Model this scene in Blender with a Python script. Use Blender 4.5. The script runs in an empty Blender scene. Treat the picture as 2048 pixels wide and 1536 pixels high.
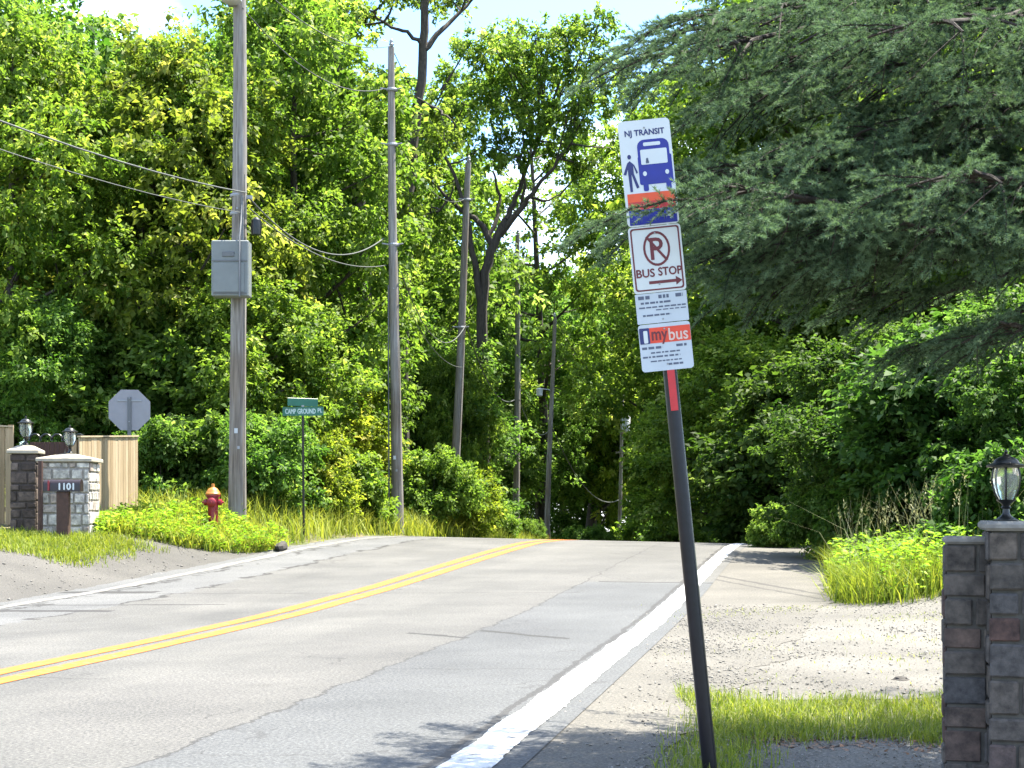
import bpy, math, random
import numpy as np
from mathutils import Vector, Matrix, Quaternion

# ------------------------------------------------------------------ basics
sc = bpy.context.scene
col = sc.collection
R = math.radians
F, CX, HY, CH = 2900.0, 1024.0, 1005.0, 1.35      # focal length (px of the 2048 frame), centre column, eye-level row, eye height

def at(px, py, Y):
    """pixel of the 2048 x 1536 photograph at distance Y -> world point"""
    return Vector(((px - CX) / F * Y, Y, CH - (py - HY) / F * Y))

def sstep(a, b, x):
    t = np.clip((np.asarray(x, float) - a) / (b - a), 0, 1)
    return t * t * (3 - 2 * t)

PY = np.array([-40, 0, 14, 17, 21, 25, 28, 32, 35, 38, 42, 50, 60, 75, 100, 160, 300], float)
PZ = np.array([0, 0, 0, .015, .10, .235, .335, .44, .43, .36, .20, -.25, -.9, -1.9, -3.3, -5.0, -6.0], float)
_fy = np.arange(-40, 300, .1)
_fz = np.interp(_fy, PY, PZ)
_k = np.hanning(31); _k /= _k.sum()
_fz = np.convolve(np.pad(_fz, 15, mode='edge'), _k, mode='valid')

def lat(X, Y):
    return np.asarray(X, float) + 6.2 - .205 * np.asarray(Y, float)

def G(X, Y):
    X = np.asarray(X, float); Y = np.asarray(Y, float)
    u = lat(X, Y)
    z = np.interp(Y, _fy, _fz)
    z = z - .022 * np.clip(u, -6, 7) * sstep(20, 34, Y)
    lb = sstep(-4.1, -6.4, u) * .46 + sstep(-6, -16, u) * .5
    z = z + lb * sstep(9, 17, Y)
    z = z + .16 * np.exp(-(((X + 6.2) / 1.4) ** 2 + ((Y - 28.7) / .9) ** 2))
    z = z + sstep(6.3, 10.5, u) * .6 * sstep(14, 20, Y) + sstep(10, 30, u) * 1.0 * sstep(16, 30, Y)
    return z

def g(X, Y):
    return float(G(X, Y))

def tag(o, label=None, cat=None, group=None, kind=None):
    if label: o['label'] = label
    if cat: o['category'] = cat
    if group: o['group'] = group
    if kind: o['kind'] = kind
    return o

def empty(name, loc, label, cat, group=None, rot=(0, 0, 0)):
    o = bpy.data.objects.new(name, None)
    o.location = loc; o.rotation_euler = rot
    o.empty_display_size = .2
    col.objects.link(o)
    return tag(o, label, cat, group)

def link(name, me, parent=None, mats=()):
    o = bpy.data.objects.new(name, me)
    for m in mats: me.materials.append(m)
    col.objects.link(o)
    if parent is not None: o.parent = parent
    return o

def np_mesh(name, V, Fc, attrs=None, smooth=False):
    """V (n,3), Fc (m,k) uniform faces; attrs {name: per-face float}"""
    me = bpy.data.meshes.new(name)
    V = np.ascontiguousarray(V, np.float32); Fc = np.ascontiguousarray(Fc, np.int32)
    m, k = Fc.shape
    me.vertices.add(len(V)); me.vertices.foreach_set('co', V.ravel())
    me.loops.add(m * k); me.loops.foreach_set('vertex_index', Fc.ravel())
    me.polygons.add(m)
    me.polygons.foreach_set('loop_start', np.arange(0, m * k, k, dtype=np.int32))
    try: me.polygons.foreach_set('loop_total', np.full(m, k, np.int32))
    except Exception: pass
    if smooth: me.polygons.foreach_set('use_smooth', np.ones(m, bool))
    me.update(calc_edges=True)
    for an, av in (attrs or {}).items():
        a = me.attributes.new(an, 'FLOAT', 'FACE'); a.data.foreach_set('value', np.ascontiguousarray(av, np.float32))
    return me

class MB:
    def __init__(s): s.v = []; s.f = []; s.m = []; s.h = []
    def add(s, vs, fs, m=0, h=.5):
        b = len(s.v); s.v += [tuple(v) for v in vs]
        for f in fs: s.f.append([b + i for i in f]); s.m.append(m); s.h.append(h)
    def box(s, c, d, M=None, m=0, h=.5, ch=0.0):
        x, y, z = d[0] / 2, d[1] / 2, d[2] / 2
        c = Vector(c)
        if ch <= 0:
            vs = [Vector((a * x, b * y, e * z)) for e in (-1, 1) for b in (-1, 1) for a in (-1, 1)]
            fs = [(0, 2, 3, 1), (4, 5, 7, 6), (0, 1, 5, 4), (2, 6, 7, 3), (0, 4, 6, 2), (1, 3, 7, 5)]
        else:
            vs = []; ids = {}
            for a in (-1, 1):
                for b in (-1, 1):
                    for e in (-1, 1):
                        ids[a, b, e, 0] = len(vs); vs.append(Vector((a * x, b * (y - ch), e * (z - ch))))
                        ids[a, b, e, 1] = len(vs); vs.append(Vector((a * (x - ch), b * y, e * (z - ch))))
                        ids[a, b, e, 2] = len(vs); vs.append(Vector((a * (x - ch), b * (y - ch), e * z)))
            fs = []
            def q(l, flip): fs.append(tuple(reversed(l)) if flip else tuple(l))
            for a in (-1, 1):
                q([ids[a, -1, -1, 0], ids[a, 1, -1, 0], ids[a, 1, 1, 0], ids[a, -1, 1, 0]], a < 0)
                q([ids[-1, a, -1, 1], ids[1, a, -1, 1], ids[1, a, 1, 1], ids[-1, a, 1, 1]], a > 0)
                q([ids[-1, -1, a, 2], ids[1, -1, a, 2], ids[1, 1, a, 2], ids[-1, 1, a, 2]], a < 0)
                for b in (-1, 1):
                    q([ids[a, b, -1, 0], ids[a, b, -1, 1], ids[a, b, 1, 1], ids[a, b, 1, 0]], a * b < 0)
                    q([ids[a, -1, b, 0], ids[a, 1, b, 0], ids[a, 1, b, 2], ids[a, -1, b, 2]], a * b < 0)
                    q([ids[-1, a, b, 1], ids[1, a, b, 1], ids[1, a, b, 2], ids[-1, a, b, 2]], a * b > 0)
                    for e in (-1, 1):
                        q([ids[a, b, e, 0], ids[a, b, e, 1], ids[a, b, e, 2]], a * b * e < 0)
        if M is not None: vs = [M @ v for v in vs]
        s.add([c + v for v in vs], fs, m, h)
    def tube(s, pts, rad, n=8, m=0, h=.5, caps=True):
        pts = [Vector(p) for p in pts]
        if not hasattr(rad, '__len__'): rad = [rad] * len(pts)
        vs = []; up = Vector((.31, .17, .93)).normalized()
        ref = None
        for i, p in enumerate(pts):
            t = (pts[min(i + 1, len(pts) - 1)] - pts[max(i - 1, 0)])
            t = t.normalized() if t.length > 1e-9 else Vector((0, 0, 1))
            if ref is None:
                ref = Vector((1, 0, 0)) if abs(t.x) < .8 else Vector((0, 1, 0))
            a = (ref - t * ref.dot(t)).normalized(); b = t.cross(a); ref = a
            for k in range(n):
                w = 2 * math.pi * k / n
                vs.append(p + (a * math.cos(w) + b * math.sin(w)) * rad[i])
        fs = []
        for i in range(len(pts) - 1):
            for k in range(n):
                k2 = (k + 1) % n
                fs.append((i * n + k, i * n + k2, (i + 1) * n + k2, (i + 1) * n + k))
        if caps:
            fs.append(tuple(range(n - 1, -1, -1))); e = (len(pts) - 1) * n
            fs.append(tuple(range(e, e + n)))
        s.add(vs, fs, m, h)
    def lathe(s, prof, n=20, c=(0, 0, 0), M=None, m=0, h=.5, sx=1.0):
        c = Vector(c); vs = []; fs = []
        for r, z in prof:
            for k in range(n):
                w = 2 * math.pi * (k + .5) / n
                v = Vector((r * math.cos(w), r * math.sin(w), z))
                vs.append(c + (M @ v if M is not None else v))
        for i in range(len(prof) - 1):
            for k in range(n):
                k2 = (k + 1) % n
                fs.append((i * n + k, i * n + k2, (i + 1) * n + k2, (i + 1) * n + k))
        fs.append(tuple(range(n - 1, -1, -1))); e = (len(prof) - 1) * n
        fs.append(tuple(range(e, e + n)))
        s.add(vs, fs, m, h)
    def plate(s, poly, y0, y1, m=0, h=.5):
        """polygon in x,z (counter-clockwise seen from -y) with front at y0 (towards -y) and back at y1"""
        n = len(poly)
        vs = [(x, y0, z) for x, z in poly] + [(x, y1, z) for x, z in poly]
        fs = [tuple(range(n)), tuple(range(2 * n - 1, n - 1, -1))]
        for k in range(n):
            k2 = (k + 1) % n
            fs.append((k2, k, n + k, n + k2))
        s.add(vs, fs, m, h)
    def build(s, name, mats, parent=None, smooth=False, ang=40):
        me = bpy.data.meshes.new(name)
        me.from_pydata(s.v, [], s.f)
        if not isinstance(mats, (list, tuple)): mats = [mats]
        for mt in mats: me.materials.append(mt)
        me.polygons.foreach_set('material_index', s.m)
        a = me.attributes.new('hue', 'FLOAT', 'FACE'); a.data.foreach_set('value', s.h)
        if smooth:
            me.polygons.foreach_set('use_smooth', [True] * len(s.f))
            try: me.set_sharp_from_angle(angle=R(ang))
            except Exception: pass
        me.update()
        o = bpy.data.objects.new(name, me); col.objects.link(o)
        if parent is not None: o.parent = parent
        return o

# ------------------------------------------------------------------ materials
def dull(c, k=.70): return tuple(x * k for x in c)
def mat(name):
    m = bpy.data.materials.new(name); m.use_nodes = True
    nt = m.node_tree
    return m, nt, nt.nodes['Principled BSDF'], nt.nodes['Material Output']

def N(nt, t, **kw):
    n = nt.nodes.new(t)
    for k, v in kw.items():
        if k.startswith('i_'): n.inputs[k[2:].replace('_', ' ')].default_value = v
        else: setattr(n, k, v)
    return n

def ramp(nt, stops, interp='LINEAR'):
    n = nt.nodes.new('ShaderNodeValToRGB'); cr = n.color_ramp; cr.interpolation = interp
    while len(cr.elements) < len(stops): cr.elements.new(.5)
    for e, (p, c) in zip(cr.elements, stops):
        e.position = p; e.color = (*c, 1) if len(c) == 3 else c
    return n

def mixc(nt, fac, a, b, mode='MIX'):
    n = nt.nodes.new('ShaderNodeMix'); n.data_type = 'RGBA'; n.blend_type = mode
    for s, v in ((n.inputs[0], fac), (n.inputs[6], a), (n.inputs[7], b)):
        if hasattr(v, 'is_linked') or isinstance(v, bpy.types.NodeSocket): nt.links.new(v, s)
        elif isinstance(v, (int, float)): s.default_value = v
        else: s.default_value = (*v, 1)
    return n.outputs[2]

def coords(nt, scale=(1, 1, 1), src='Object'):
    tc = nt.nodes.new('ShaderNodeTexCoord'); mp = nt.nodes.new('ShaderNodeMapping')
    mp.inputs['Scale'].default_value = scale
    nt.links.new(tc.outputs[src], mp.inputs['Vector'])
    return mp.outputs['Vector']

def noise(nt, vec, scale, detail=4, rough=.55, dist=0.0):
    n = N(nt, 'ShaderNodeTexNoise'); n.inputs['Scale'].default_value = scale
    n.inputs['Detail'].default_value = detail; n.inputs['Roughness'].default_value = rough
    n.inputs['Distortion'].default_value = dist
    if vec is not None: nt.links.new(vec, n.inputs['Vector'])
    return n.outputs['Fac']

def bump(nt, bsdf, h, strength=.4, dist=.01):
    b = N(nt, 'ShaderNodeBump'); b.inputs['Strength'].default_value = strength; b.inputs['Distance'].default_value = dist
    nt.links.new(h, b.inputs['Height']); nt.links.new(b.outputs['Normal'], bsdf.inputs['Normal'])

def simple(name, c, rough=.6, metal=0.0, var=.12, scale=12.0, bmp=.0, spec=None):
    m, nt, b, o = mat(name); c = dull(c)
    v = coords(nt)
    f = noise(nt, v, scale, 5)
    r = ramp(nt, [(.25, tuple(x * (1 - var) for x in c)), (.75, tuple(min(1, x * (1 + var)) for x in c))])
    nt.links.new(f, r.inputs[0]); nt.links.new(r.outputs[0], b.inputs['Base Color'])
    b.inputs['Roughness'].default_value = rough; b.inputs['Metallic'].default_value = metal
    if spec is not None: b.inputs['Specular IOR Level'].default_value = spec
    if bmp > 0: bump(nt, b, noise(nt, v, scale * 4, 4), bmp, .005)
    return m

def leaf_mat(name, lo, hi, trans=.42, ty=(1.25, 1.2, .7), tint=True, rough=.55, spec=.18, pale=None):
    m, nt, b, o = mat(name)
    at_ = N(nt, 'ShaderNodeAttribute'); at_.attribute_name = 'hue'
    r = ramp(nt, [(0, lo), (.5, tuple((a + c) / 2 for a, c in zip(lo, hi))), (.82, hi), (1, pale or hi)])
    nt.links.new(at_.outputs['Fac'], r.inputs[0])
    c = r.outputs[0]
    if tint:
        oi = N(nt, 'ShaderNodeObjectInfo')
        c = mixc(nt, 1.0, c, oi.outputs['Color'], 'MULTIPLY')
    nt.links.new(c, b.inputs['Base Color'])
    b.inputs['Roughness'].default_value = rough; b.inputs['Specular IOR Level'].default_value = spec
    t = N(nt, 'ShaderNodeBsdfTranslucent')
    nt.links.new(mixc(nt, 1.0, c, ty, 'MULTIPLY'), t.inputs['Color'])
    mx = N(nt, 'ShaderNodeMixShader'); mx.inputs[0].default_value = trans
    nt.links.new(b.outputs[0], mx.inputs[1]); nt.links.new(t.outputs[0], mx.inputs[2])
    nt.links.new(mx.outputs[0], o.inputs['Surface'])
    return m

LEAF = leaf_mat('broad_leaf', (.038, .086, .013), (.180, .258, .064), .60, (1.38, 1.40, .72), pale=(.27, .315, .14))
NEEDLE = leaf_mat('spruce_needle', (.008, .022, .013), (.125, .192, .115), .28, (1.1, 1.2, .7), rough=.6, spec=.07)
GRASSM = leaf_mat('grass_blade', (.09, .15, .015), (.30, .33, .06), .45, (1.3, 1.25, .6))
DRYM = leaf_mat('dry_stalk', (.13, .16, .06), (.33, .33, .19), .35, (1.1, 1.05, .8))
LITTER = leaf_mat('needle_litter', (.10, .055, .03), (.30, .17, .10), .1, (1, 1, 1))

def bark_mat(name, a, b_, sc_=6):
    m, nt, b, o = mat(name)
    v = coords(nt, (1, 1, .22))
    f = noise(nt, v, sc_ * 3, 6, .65, .6)
    r = ramp(nt, [(.3, a), (.7, b_)]); nt.links.new(f, r.inputs[0])
    nt.links.new(r.outputs[0], b.inputs['Base Color']); b.inputs['Roughness'].default_value = .9
    bump(nt, b, f, .8, .03)
    return m
BARK = bark_mat('dark_bark', (.018, .015, .012), (.075, .062, .048))
SBARK = bark_mat('spruce_bark', (.010, .007, .005), (.034, .024, .018))

def pole_mat():
    m, nt, b, o = mat('weathered_pole_wood')
    v = coords(nt, (1, 1, .05))
    f = noise(nt, v, 24, 6, .65, .3)
    r = ramp(nt, [(.28, (.085, .078, .072)), (.5, (.195, .188, .178)), (.75, (.32, .31, .295))]); nt.links.new(f, r.inputs[0])
    v2 = coords(nt, (1, 1, .35)); f2 = noise(nt, v2, 1.3, 4)
    r2 = ramp(nt, [(.38, (.72, .62, .52)), (.62, (1, 1, 1))]); nt.links.new(f2, r2.inputs[0])
    nt.links.new(mixc(nt, 1, r.outputs[0], r2.outputs[0], 'MULTIPLY'), b.inputs['Base Color'])
    b.inputs['Roughness'].default_value = .85
    bump(nt, b, f, .6, .01)
    return m
POLE = pole_mat()

def attr_stone(name, stops, nscale=14):
    m, nt, b, o = mat(name)
    a = N(nt, 'ShaderNodeAttribute'); a.attribute_name = 'hue'
    r = ramp(nt, [(q, dull(c)) for q, c in stops]); nt.links.new(a.outputs['Fac'], r.inputs[0])
    v = coords(nt); f = noise(nt, v, nscale, 7, .65)
    r2 = ramp(nt, [(.3, (.30, .30, .31)), (.5, (.95, .94, .93)), (.72, (1.7, 1.66, 1.6))]); nt.links.new(f, r2.inputs[0])
    nt.links.new(mixc(nt, 1, r.outputs[0], r2.outputs[0], 'MULTIPLY'), b.inputs['Base Color'])
    b.inputs['Roughness'].default_value = .9
    bump(nt, b, noise(nt, v, nscale * 3, 6, .7), .7, .008)
    return m
STONE = attr_stone('gate_stone', [(0, (.055, .052, .050)), (.3, (.10, .087, .076)), (.55, (.075, .075, .080)), (.78, (.12, .102, .086)), (.90, (.088, .052, .046)), (1, (.16, .158, .155))])
PALESTONE = attr_stone('pale_pillar_stone', [(0, (.42, .39, .34)), (.4, (.60, .57, .51)), (.75, (.70, .67, .62)), (1, (.38, .31, .26))], 9)
DARKSTONE = attr_stone('dark_pillar_stone', [(0, (.05, .036, .03)), (.5, (.09, .066, .055)), (1, (.17, .13, .11))], 9)
MORTAR = simple('mortar', (.10, .095, .085), .95, var=.25, scale=30, bmp=.5)
MORTARD = simple('dark_mortar', (.09, .07, .06), .95, var=.3, scale=30, bmp=.5)
MORTARP = simple('pale_mortar', (.36, .33, .29), .95, var=.3, scale=30, bmp=.5)
CAPM = simple('cap_stone', (.45, .40, .32), .8, var=.15, scale=12, bmp=.3)
COPE = simple('coping_stone', (.24, .235, .22), .85, var=.3, scale=18, bmp=.5)

def asphalt(name, base, warm, kind):
    """road surface: UV = (metres across from the yellow line, metres along)"""
    m, nt, b, o = mat(name); base = dull(base, .46); warm = dull(warm, .46)
    uv = N(nt, 'ShaderNodeUVMap'); uv.uv_map = 'UVMap'
    vec = uv.outputs['UV']
    sep = N(nt, 'ShaderNodeSeparateXYZ'); nt.links.new(vec, sep.inputs[0])
    fine = noise(nt, vec, 48, 4, .8)
    vor = N(nt, 'ShaderNodeTexVoronoi'); vor.inputs['Scale'].default_value = 55; nt.links.new(vec, vor.inputs['Vector'])
    big = noise(nt, vec, .5, 5, .6)
    c = ramp(nt, [(.25, tuple(x * .72 for x in base)), (.75, tuple(x * 1.25 for x in warm))]); nt.links.new(big, c.inputs[0])
    fr = ramp(nt, [(.32, (.30, .30, .31)), (.50, (1, 1, 1)), (.66, (2.1, 2.05, 1.95))]); nt.links.new(fine, fr.inputs[0])
    cc = mixc(nt, .85, c.outputs[0], fr.outputs[0], 'MULTIPLY')
    sr = ramp(nt, [(0, (.62, .62, .63)), (.35, (1, 1, 1)), (1, (1.2, 1.2, 1.18))]); nt.links.new(vor.outputs['Color'], sr.inputs[0])
    cc = mixc(nt, .6, cc, sr.outputs[0], 'MULTIPLY')
    def M(op, *a):
        n = N(nt, 'ShaderNodeMath', operation=op)
        for i, x in enumerate(a):
            if isinstance(x, (int, float)): n.inputs[i].default_value = x
            else: nt.links.new(x, n.inputs[i])
        return n.outputs[0]
    def band(x, c0, w):      # 1 inside |x-c0|<w
        return M('LESS_THAN', M('ABSOLUTE', M('SUBTRACT', x, c0)), w)
    if kind == 'road':
        wob = M('MULTIPLY', M('SUBTRACT', noise(nt, vec, 1.7, 5, .7), .5), .35)
        u, v = sep.outputs[0], sep.outputs[1]
        uw = M('ADD', u, wob)
        # newer, greyer paving along the right of the near lane
        patch = M('MULTIPLY', M('GREATER_THAN', uw, 2.78), M('LESS_THAN', M('ADD', v, wob), 22.5))
        cc = mixc(nt, M('MULTIPLY', patch, .75), cc, mixc(nt, 1, cc, (.80, .87, .98), 'MULTIPLY'))
        patch2 = M('MULTIPLY', M('LESS_THAN', M('ADD', u, M('MULTIPLY', wob, 2.4)), -2.55), M('GREATER_THAN', v, 10))
        cc = mixc(nt, M('MULTIPLY', patch2, .8), cc, mixc(nt, 1, cc, (1.14, 1.18, 1.26), 'MULTIPLY'))
        # wheel tracks
        tr = M('MAXIMUM', band(uw, 1.0, .28), band(uw, -1.2, .3))
        cc = mixc(nt, M('MULTIPLY', tr, .35), cc, mixc(nt, 1, cc, (1.18, 1.17, 1.15), 'MULTIPLY'))
        # seams and cracks
        seam = band(M('ADD', u, M('MULTIPLY', wob, 1.0)), 2.78, .014)
        seam2 = band(M('ADD', u, M('MULTIPLY', wob, .5)), 4.27, .03)
        seam3 = band(M('ADD', u, M('MULTIPLY', wob, 2.4)), -2.55, .05)
        seam4 = band(M('ADD', u, M('MULTIPLY', wob, 3.2)), -3.55, .045)
        brk = M('GREATER_THAN', noise(nt, vec, .9, 3), .47)
        cr = M('MAXIMUM', M('MULTIPLY', seam, .75), M('MULTIPLY', seam2, .8))
        cr = M('MAXIMUM', cr, M('MULTIPLY', M('MAXIMUM', seam3, seam4), brk))
        # transverse cracks and wider dark streaks across the lanes
        vw = M('ADD', v, M('MULTIPLY', wob, .9))
        for (u0, u1, v0, sl, th) in ((2.78, 3.85, 15.4, -.88, .075), (2.1, 2.85, 15.1, -.7, .06), (3.0, 9.0, 22.55, -.16, .07), (-3.9, 3.0, 20.4, .03, .02),
                                     (-4.2, -1.2, 18.6, .05, .05), (-4.2, -2.2, 17.9, -.02, .12), (-4.2, -2.9, 20.6, .06, .16), (-.9, .9, 11.4, -.1, .012), (2.8, 4.2, 11.9, .0, .012)):
            ln = M('SUBTRACT', vw, M('ADD', M('MULTIPLY', M('SUBTRACT', u, u0), sl), v0))
            inr = M('MULTIPLY', M('GREATER_THAN', u, u0), M('LESS_THAN', u, u1))
            cr = M('MAXIMUM', cr, M('MULTIPLY', M('LESS_THAN', M('ABSOLUTE', ln), th), inr))
        vc = N(nt, 'ShaderNodeTexVoronoi'); vc.feature = 'DISTANCE_TO_EDGE'; vc.inputs['Scale'].default_value = .33
        wv = N(nt, 'ShaderNodeVectorMath', operation='ADD'); nt.links.new(vec, wv.inputs[0])
        nn = N(nt, 'ShaderNodeTexNoise'); nn.inputs['Scale'].default_value = 1.6; nn.inputs['Detail'].default_value = 5; nt.links.new(vec, nn.inputs['Vector'])
        sc2 = N(nt, 'ShaderNodeVectorMath', operation='SCALE'); sc2.inputs['Scale'].default_value = .9; nt.links.new(nn.outputs['Color'], sc2.inputs[0])
        nt.links.new(sc2.outputs[0], wv.inputs[1]); nt.links.new(wv.outputs[0], vc.inputs['Vector'])
        hair = M('MULTIPLY', M('LESS_THAN', vc.outputs['Distance'], .0035), M('GREATER_THAN', noise(nt, vec, .35, 2), .5))
        cr = M('MAXIMUM', cr, M('MULTIPLY', hair, .45))
        cc = mixc(nt, M('MULTIPLY', cr, .88), cc, (.022, .021, .021))
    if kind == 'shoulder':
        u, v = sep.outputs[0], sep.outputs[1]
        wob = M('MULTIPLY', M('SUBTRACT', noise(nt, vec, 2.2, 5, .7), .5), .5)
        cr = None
        for v0, th in ((24.3, .13), (23.55, .09), (14.6, .02)):  # dark slanting streaks painted into the shoulder colour
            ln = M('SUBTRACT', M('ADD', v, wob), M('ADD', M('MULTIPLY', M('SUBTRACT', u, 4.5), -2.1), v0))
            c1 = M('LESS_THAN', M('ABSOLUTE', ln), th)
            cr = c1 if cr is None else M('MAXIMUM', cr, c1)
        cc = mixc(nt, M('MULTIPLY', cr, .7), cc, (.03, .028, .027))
    if kind == 'road':
        st = noise(nt, vec, .8, 3, .5); st2 = ramp(nt, [(.60, (1, 1, 1)), (.72, (.72, .71, .70))]); nt.links.new(st, st2.inputs[0])
        oil = M('MAXIMUM', band(sep.outputs[0], 2.05, .42), band(sep.outputs[0], -2.2, .45))
        cc = mixc(nt, M('MULTIPLY', oil, .9), cc, mixc(nt, 1, cc, st2.outputs[0], 'MULTIPLY'))
    nt.links.new(cc, b.inputs['Base Color'])
    b.inputs['Roughness'].default_value = .82
    b.inputs['Specular IOR Level'].default_value = .35
    bump(nt, b, fine, .55, .006)
    return m
ROADM = asphalt('worn_asphalt', (.138, .139, .138), (.154, .152, .146), 'road')
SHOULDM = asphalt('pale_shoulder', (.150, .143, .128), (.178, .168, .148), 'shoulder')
GRAVM = asphalt('dusty_gravel', (.150, .143, .128), (.215, .205, .184), 'plain')
APRONM = asphalt('dusty_asphalt', (.105, .101, .096), (.128, .122, .113), 'plain')

def paint(name, c, wear):
    m, nt, b, o = mat(name); c = dull(c)
    uv = N(nt, 'ShaderNodeUVMap'); uv.uv_map = 'UVMap'
    f = noise(nt, uv.outputs['UV'], 9, 8, .75)
    r = ramp(nt, [(wear - .05, (.11, .105, .095)), (wear + .10, c)]); nt.links.new(f, r.inputs[0])
    f2 = noise(nt, uv.outputs['UV'], 50, 4, .7)
    r2 = ramp(nt, [(.3, (.78, .78, .78)), (.6, (1, 1, 1))]); nt.links.new(f2, r2.inputs[0])
    nt.links.new(mixc(nt, 1, r.outputs[0], r2.outputs[0], 'MULTIPLY'), b.inputs['Base Color'])
    b.inputs['Roughness'].default_value = .7
    bump(nt, b, f2, .3, .004)
    return m
YELLOW = paint('yellow_paint', (.56, .155, .002), .38)
WHITE = paint('white_paint', (.66, .67, .68), .40)
WHITEW = paint('worn_white_paint', (.40, .42, .46), .56)

def ground_mat():
    m, nt, b, o = mat('soil')
    v = coords(nt)
    f = noise(nt, v, .8, 6, .6); f2 = noise(nt, v, 14, 5, .7)
    r = ramp(nt, [(.3, (.045, .06, .016)), (.5, (.075, .085, .025)), (.7, (.12, .095, .055))]); nt.links.new(f, r.inputs[0])
    r2 = ramp(nt, [(.3, (.55, .55, .5)), (.7, (1.3, 1.25, 1.2))]); nt.links.new(f2, r2.inputs[0])
    nt.links.new(mixc(nt, 1, r.outputs[0], r2.outputs[0], 'MULTIPLY'), b.inputs['Base Color'])
    b.inputs['Roughness'].default_value = .95
    bump(nt, b, f2, .8, .03)
    return m
SOIL = ground_mat()

M_ = {
 'steel_post': simple('dark_steel', (.010, .010, .017), .3, .35, .35, 30, .15),
 'galv': simple('galvanised', (.36, .38, .41), .5, .25, .12, 20),
 'cabinet': simple('cabinet_paint', (.20, .225, .225), .5, 0, .1, 6),
 'cabinet_dark': simple('cabinet_trim', (.14, .15, .16), .5, 0, .1, 6),
 'signback': simple('aluminium_back', (.30, .30, .33), .45, .15, .08, 5),
 'white_sign': simple('white_sheeting', (.72, .77, .80), .4, 0, .04, 8),
 'grey_sign': simple('cool_white_sheeting', (.58, .65, .74), .4, 0, .07, 10),
 'navy': simple('navy_ink', (.012, .018, .15), .4, 0, .08, 20),
 'blue': simple('blue_ink', (.006, .014, .30), .4, 0, .1, 20),
 'orange': simple('orange_ink', (.90, .095, .010), .4, 0, .1, 20),
 'band_red': simple('red_orange_ink', (.85, .06, .016), .4, 0, .12, 20),
 'red': simple('red_ink', (.60, .008, .018), .4, 0, .1, 20),
 'maroon': simple('maroon_ink', (.16, .012, .022), .45, 0, .2, 30),
 'ink': simple('grey_ink', (.10, .12, .19), .5, 0, .2, 30),
 'pinkwhite': simple('pale_lettering', (.80, .58, .52), .4, 0, .1, 30),
 'redtape': simple('red_reflective', (.62, .012, .02), .3, 0, .15, 25),
 'green_sign': simple('green_sheeting', (.006, .14, .085), .4, 0, .1, 8),
 'sign_letter': simple('white_lettering', (.50, .68, .66), .4, 0, .05, 8),
 'black': simple('black_iron', (.014, .016, .016), .32, .2, .3, 30),
 'blackpost': simple('black_post', (.012, .012, .010), .5, .2, .3, 30),
 'lampglass': None,
 'hyd_red': simple('hydrant_red', (.30, .014, .026), .38, 0, .25, 18, .1),
 'hyd_yel': simple('hydrant_orange', (.52, .205, .03), .42, 0, .2, 18, .1),
 'fence': None,
 'brown': simple('brown_wood', (.075, .035, .024), .75, 0, .35, 16, .3),
 'boxbrown': simple('mailbox_enamel', (.022, .012, .016), .4, 0, .2, 20),
 'cable': simple('cable_sheath', (.11, .12, .11), .6, 0, .2, 20),
 'wire': simple('weathered_wire', (.10, .105, .10), .6, .2, .2, 20),
 'porcelain': simple('insulator', (.30, .33, .36), .3, 0, .1, 10),
 'transformer': simple('transformer_paint', (.60, .63, .66), .45, .1, .1, 6),
 'orangewrap': simple('orange_marker', (.55, .20, .06), .5, 0, .2, 10),
}
def glass_mat():
    m, nt, b, o = mat('frosted_lamp_glass')
    f = noise(nt, coords(nt), 25, 3)
    r = ramp(nt, [(.3, (.55, .57, .52)), (.7, (.75, .76, .70))]); nt.links.new(f, r.inputs[0])
    nt.links.new(r.outputs[0], b.inputs['Base Color'])
    b.inputs['Roughness'].default_value = .08; b.inputs['Transmission Weight'].default_value = .82; b.inputs['IOR'].default_value = 1.2
    return m
M_['lampglass'] = glass_mat()
def fence_mat():
    m, nt, b, o = mat('pale_cedar_boards')
    a = N(nt, 'ShaderNodeAttribute'); a.attribute_name = 'hue'
    r = ramp(nt, [(0, (.24, .175, .10)), (.5, (.31, .24, .15)), (1, (.36, .295, .20))]); nt.links.new(a.outputs['Fac'], r.inputs[0])
    f = noise(nt, coords(nt, (1, 1, .06)), 40, 5, .6)
    r2 = ramp(nt, [(.3, (.72, .70, .66)), (.65, (1.05, 1.05, 1.05))]); nt.links.new(f, r2.inputs[0])
    nt.links.new(mixc(nt, 1, r.outputs[0], r2.outputs[0], 'MULTIPLY'), b.inputs['Base Color'])
    b.inputs['Roughness'].default_value = .8
    return m
M_['fence'] = fence_mat()

# ------------------------------------------------------------------ ground, road, pavements
def structure(o, kind='structure'): o['kind'] = kind; return o

def spaced(parts):
    out = []
    for a, b, st in parts: out += list(np.arange(a, b, st))
    out.append(parts[-1][1]); return np.array(out, float)

xs = spaced([(-160, -40, 8), (-40, -16, 1.5), (-16, 14, .3), (14, 40, 1.5), (40, 160, 8)])
ys = spaced([(-40, 2, 3), (2, 48, .3), (48, 80, 1), (80, 300, 6)])
XX, YY = np.meshgrid(xs, ys)
rg = np.random.default_rng(5)
ZZ = G(XX, YY)
ns, ms = len(xs), len(ys)
V = np.stack([XX, YY, ZZ], -1).reshape(-1, 3)
ii = (np.arange(ms - 1)[:, None] * ns + np.arange(ns - 1)[None]).ravel()
Fc = np.stack([ii, ii + 1, ii + ns + 1, ii + ns], -1)
structure(link('ground', np_mesh('ground', V, Fc, smooth=True), None, [SOIL]))

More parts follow.
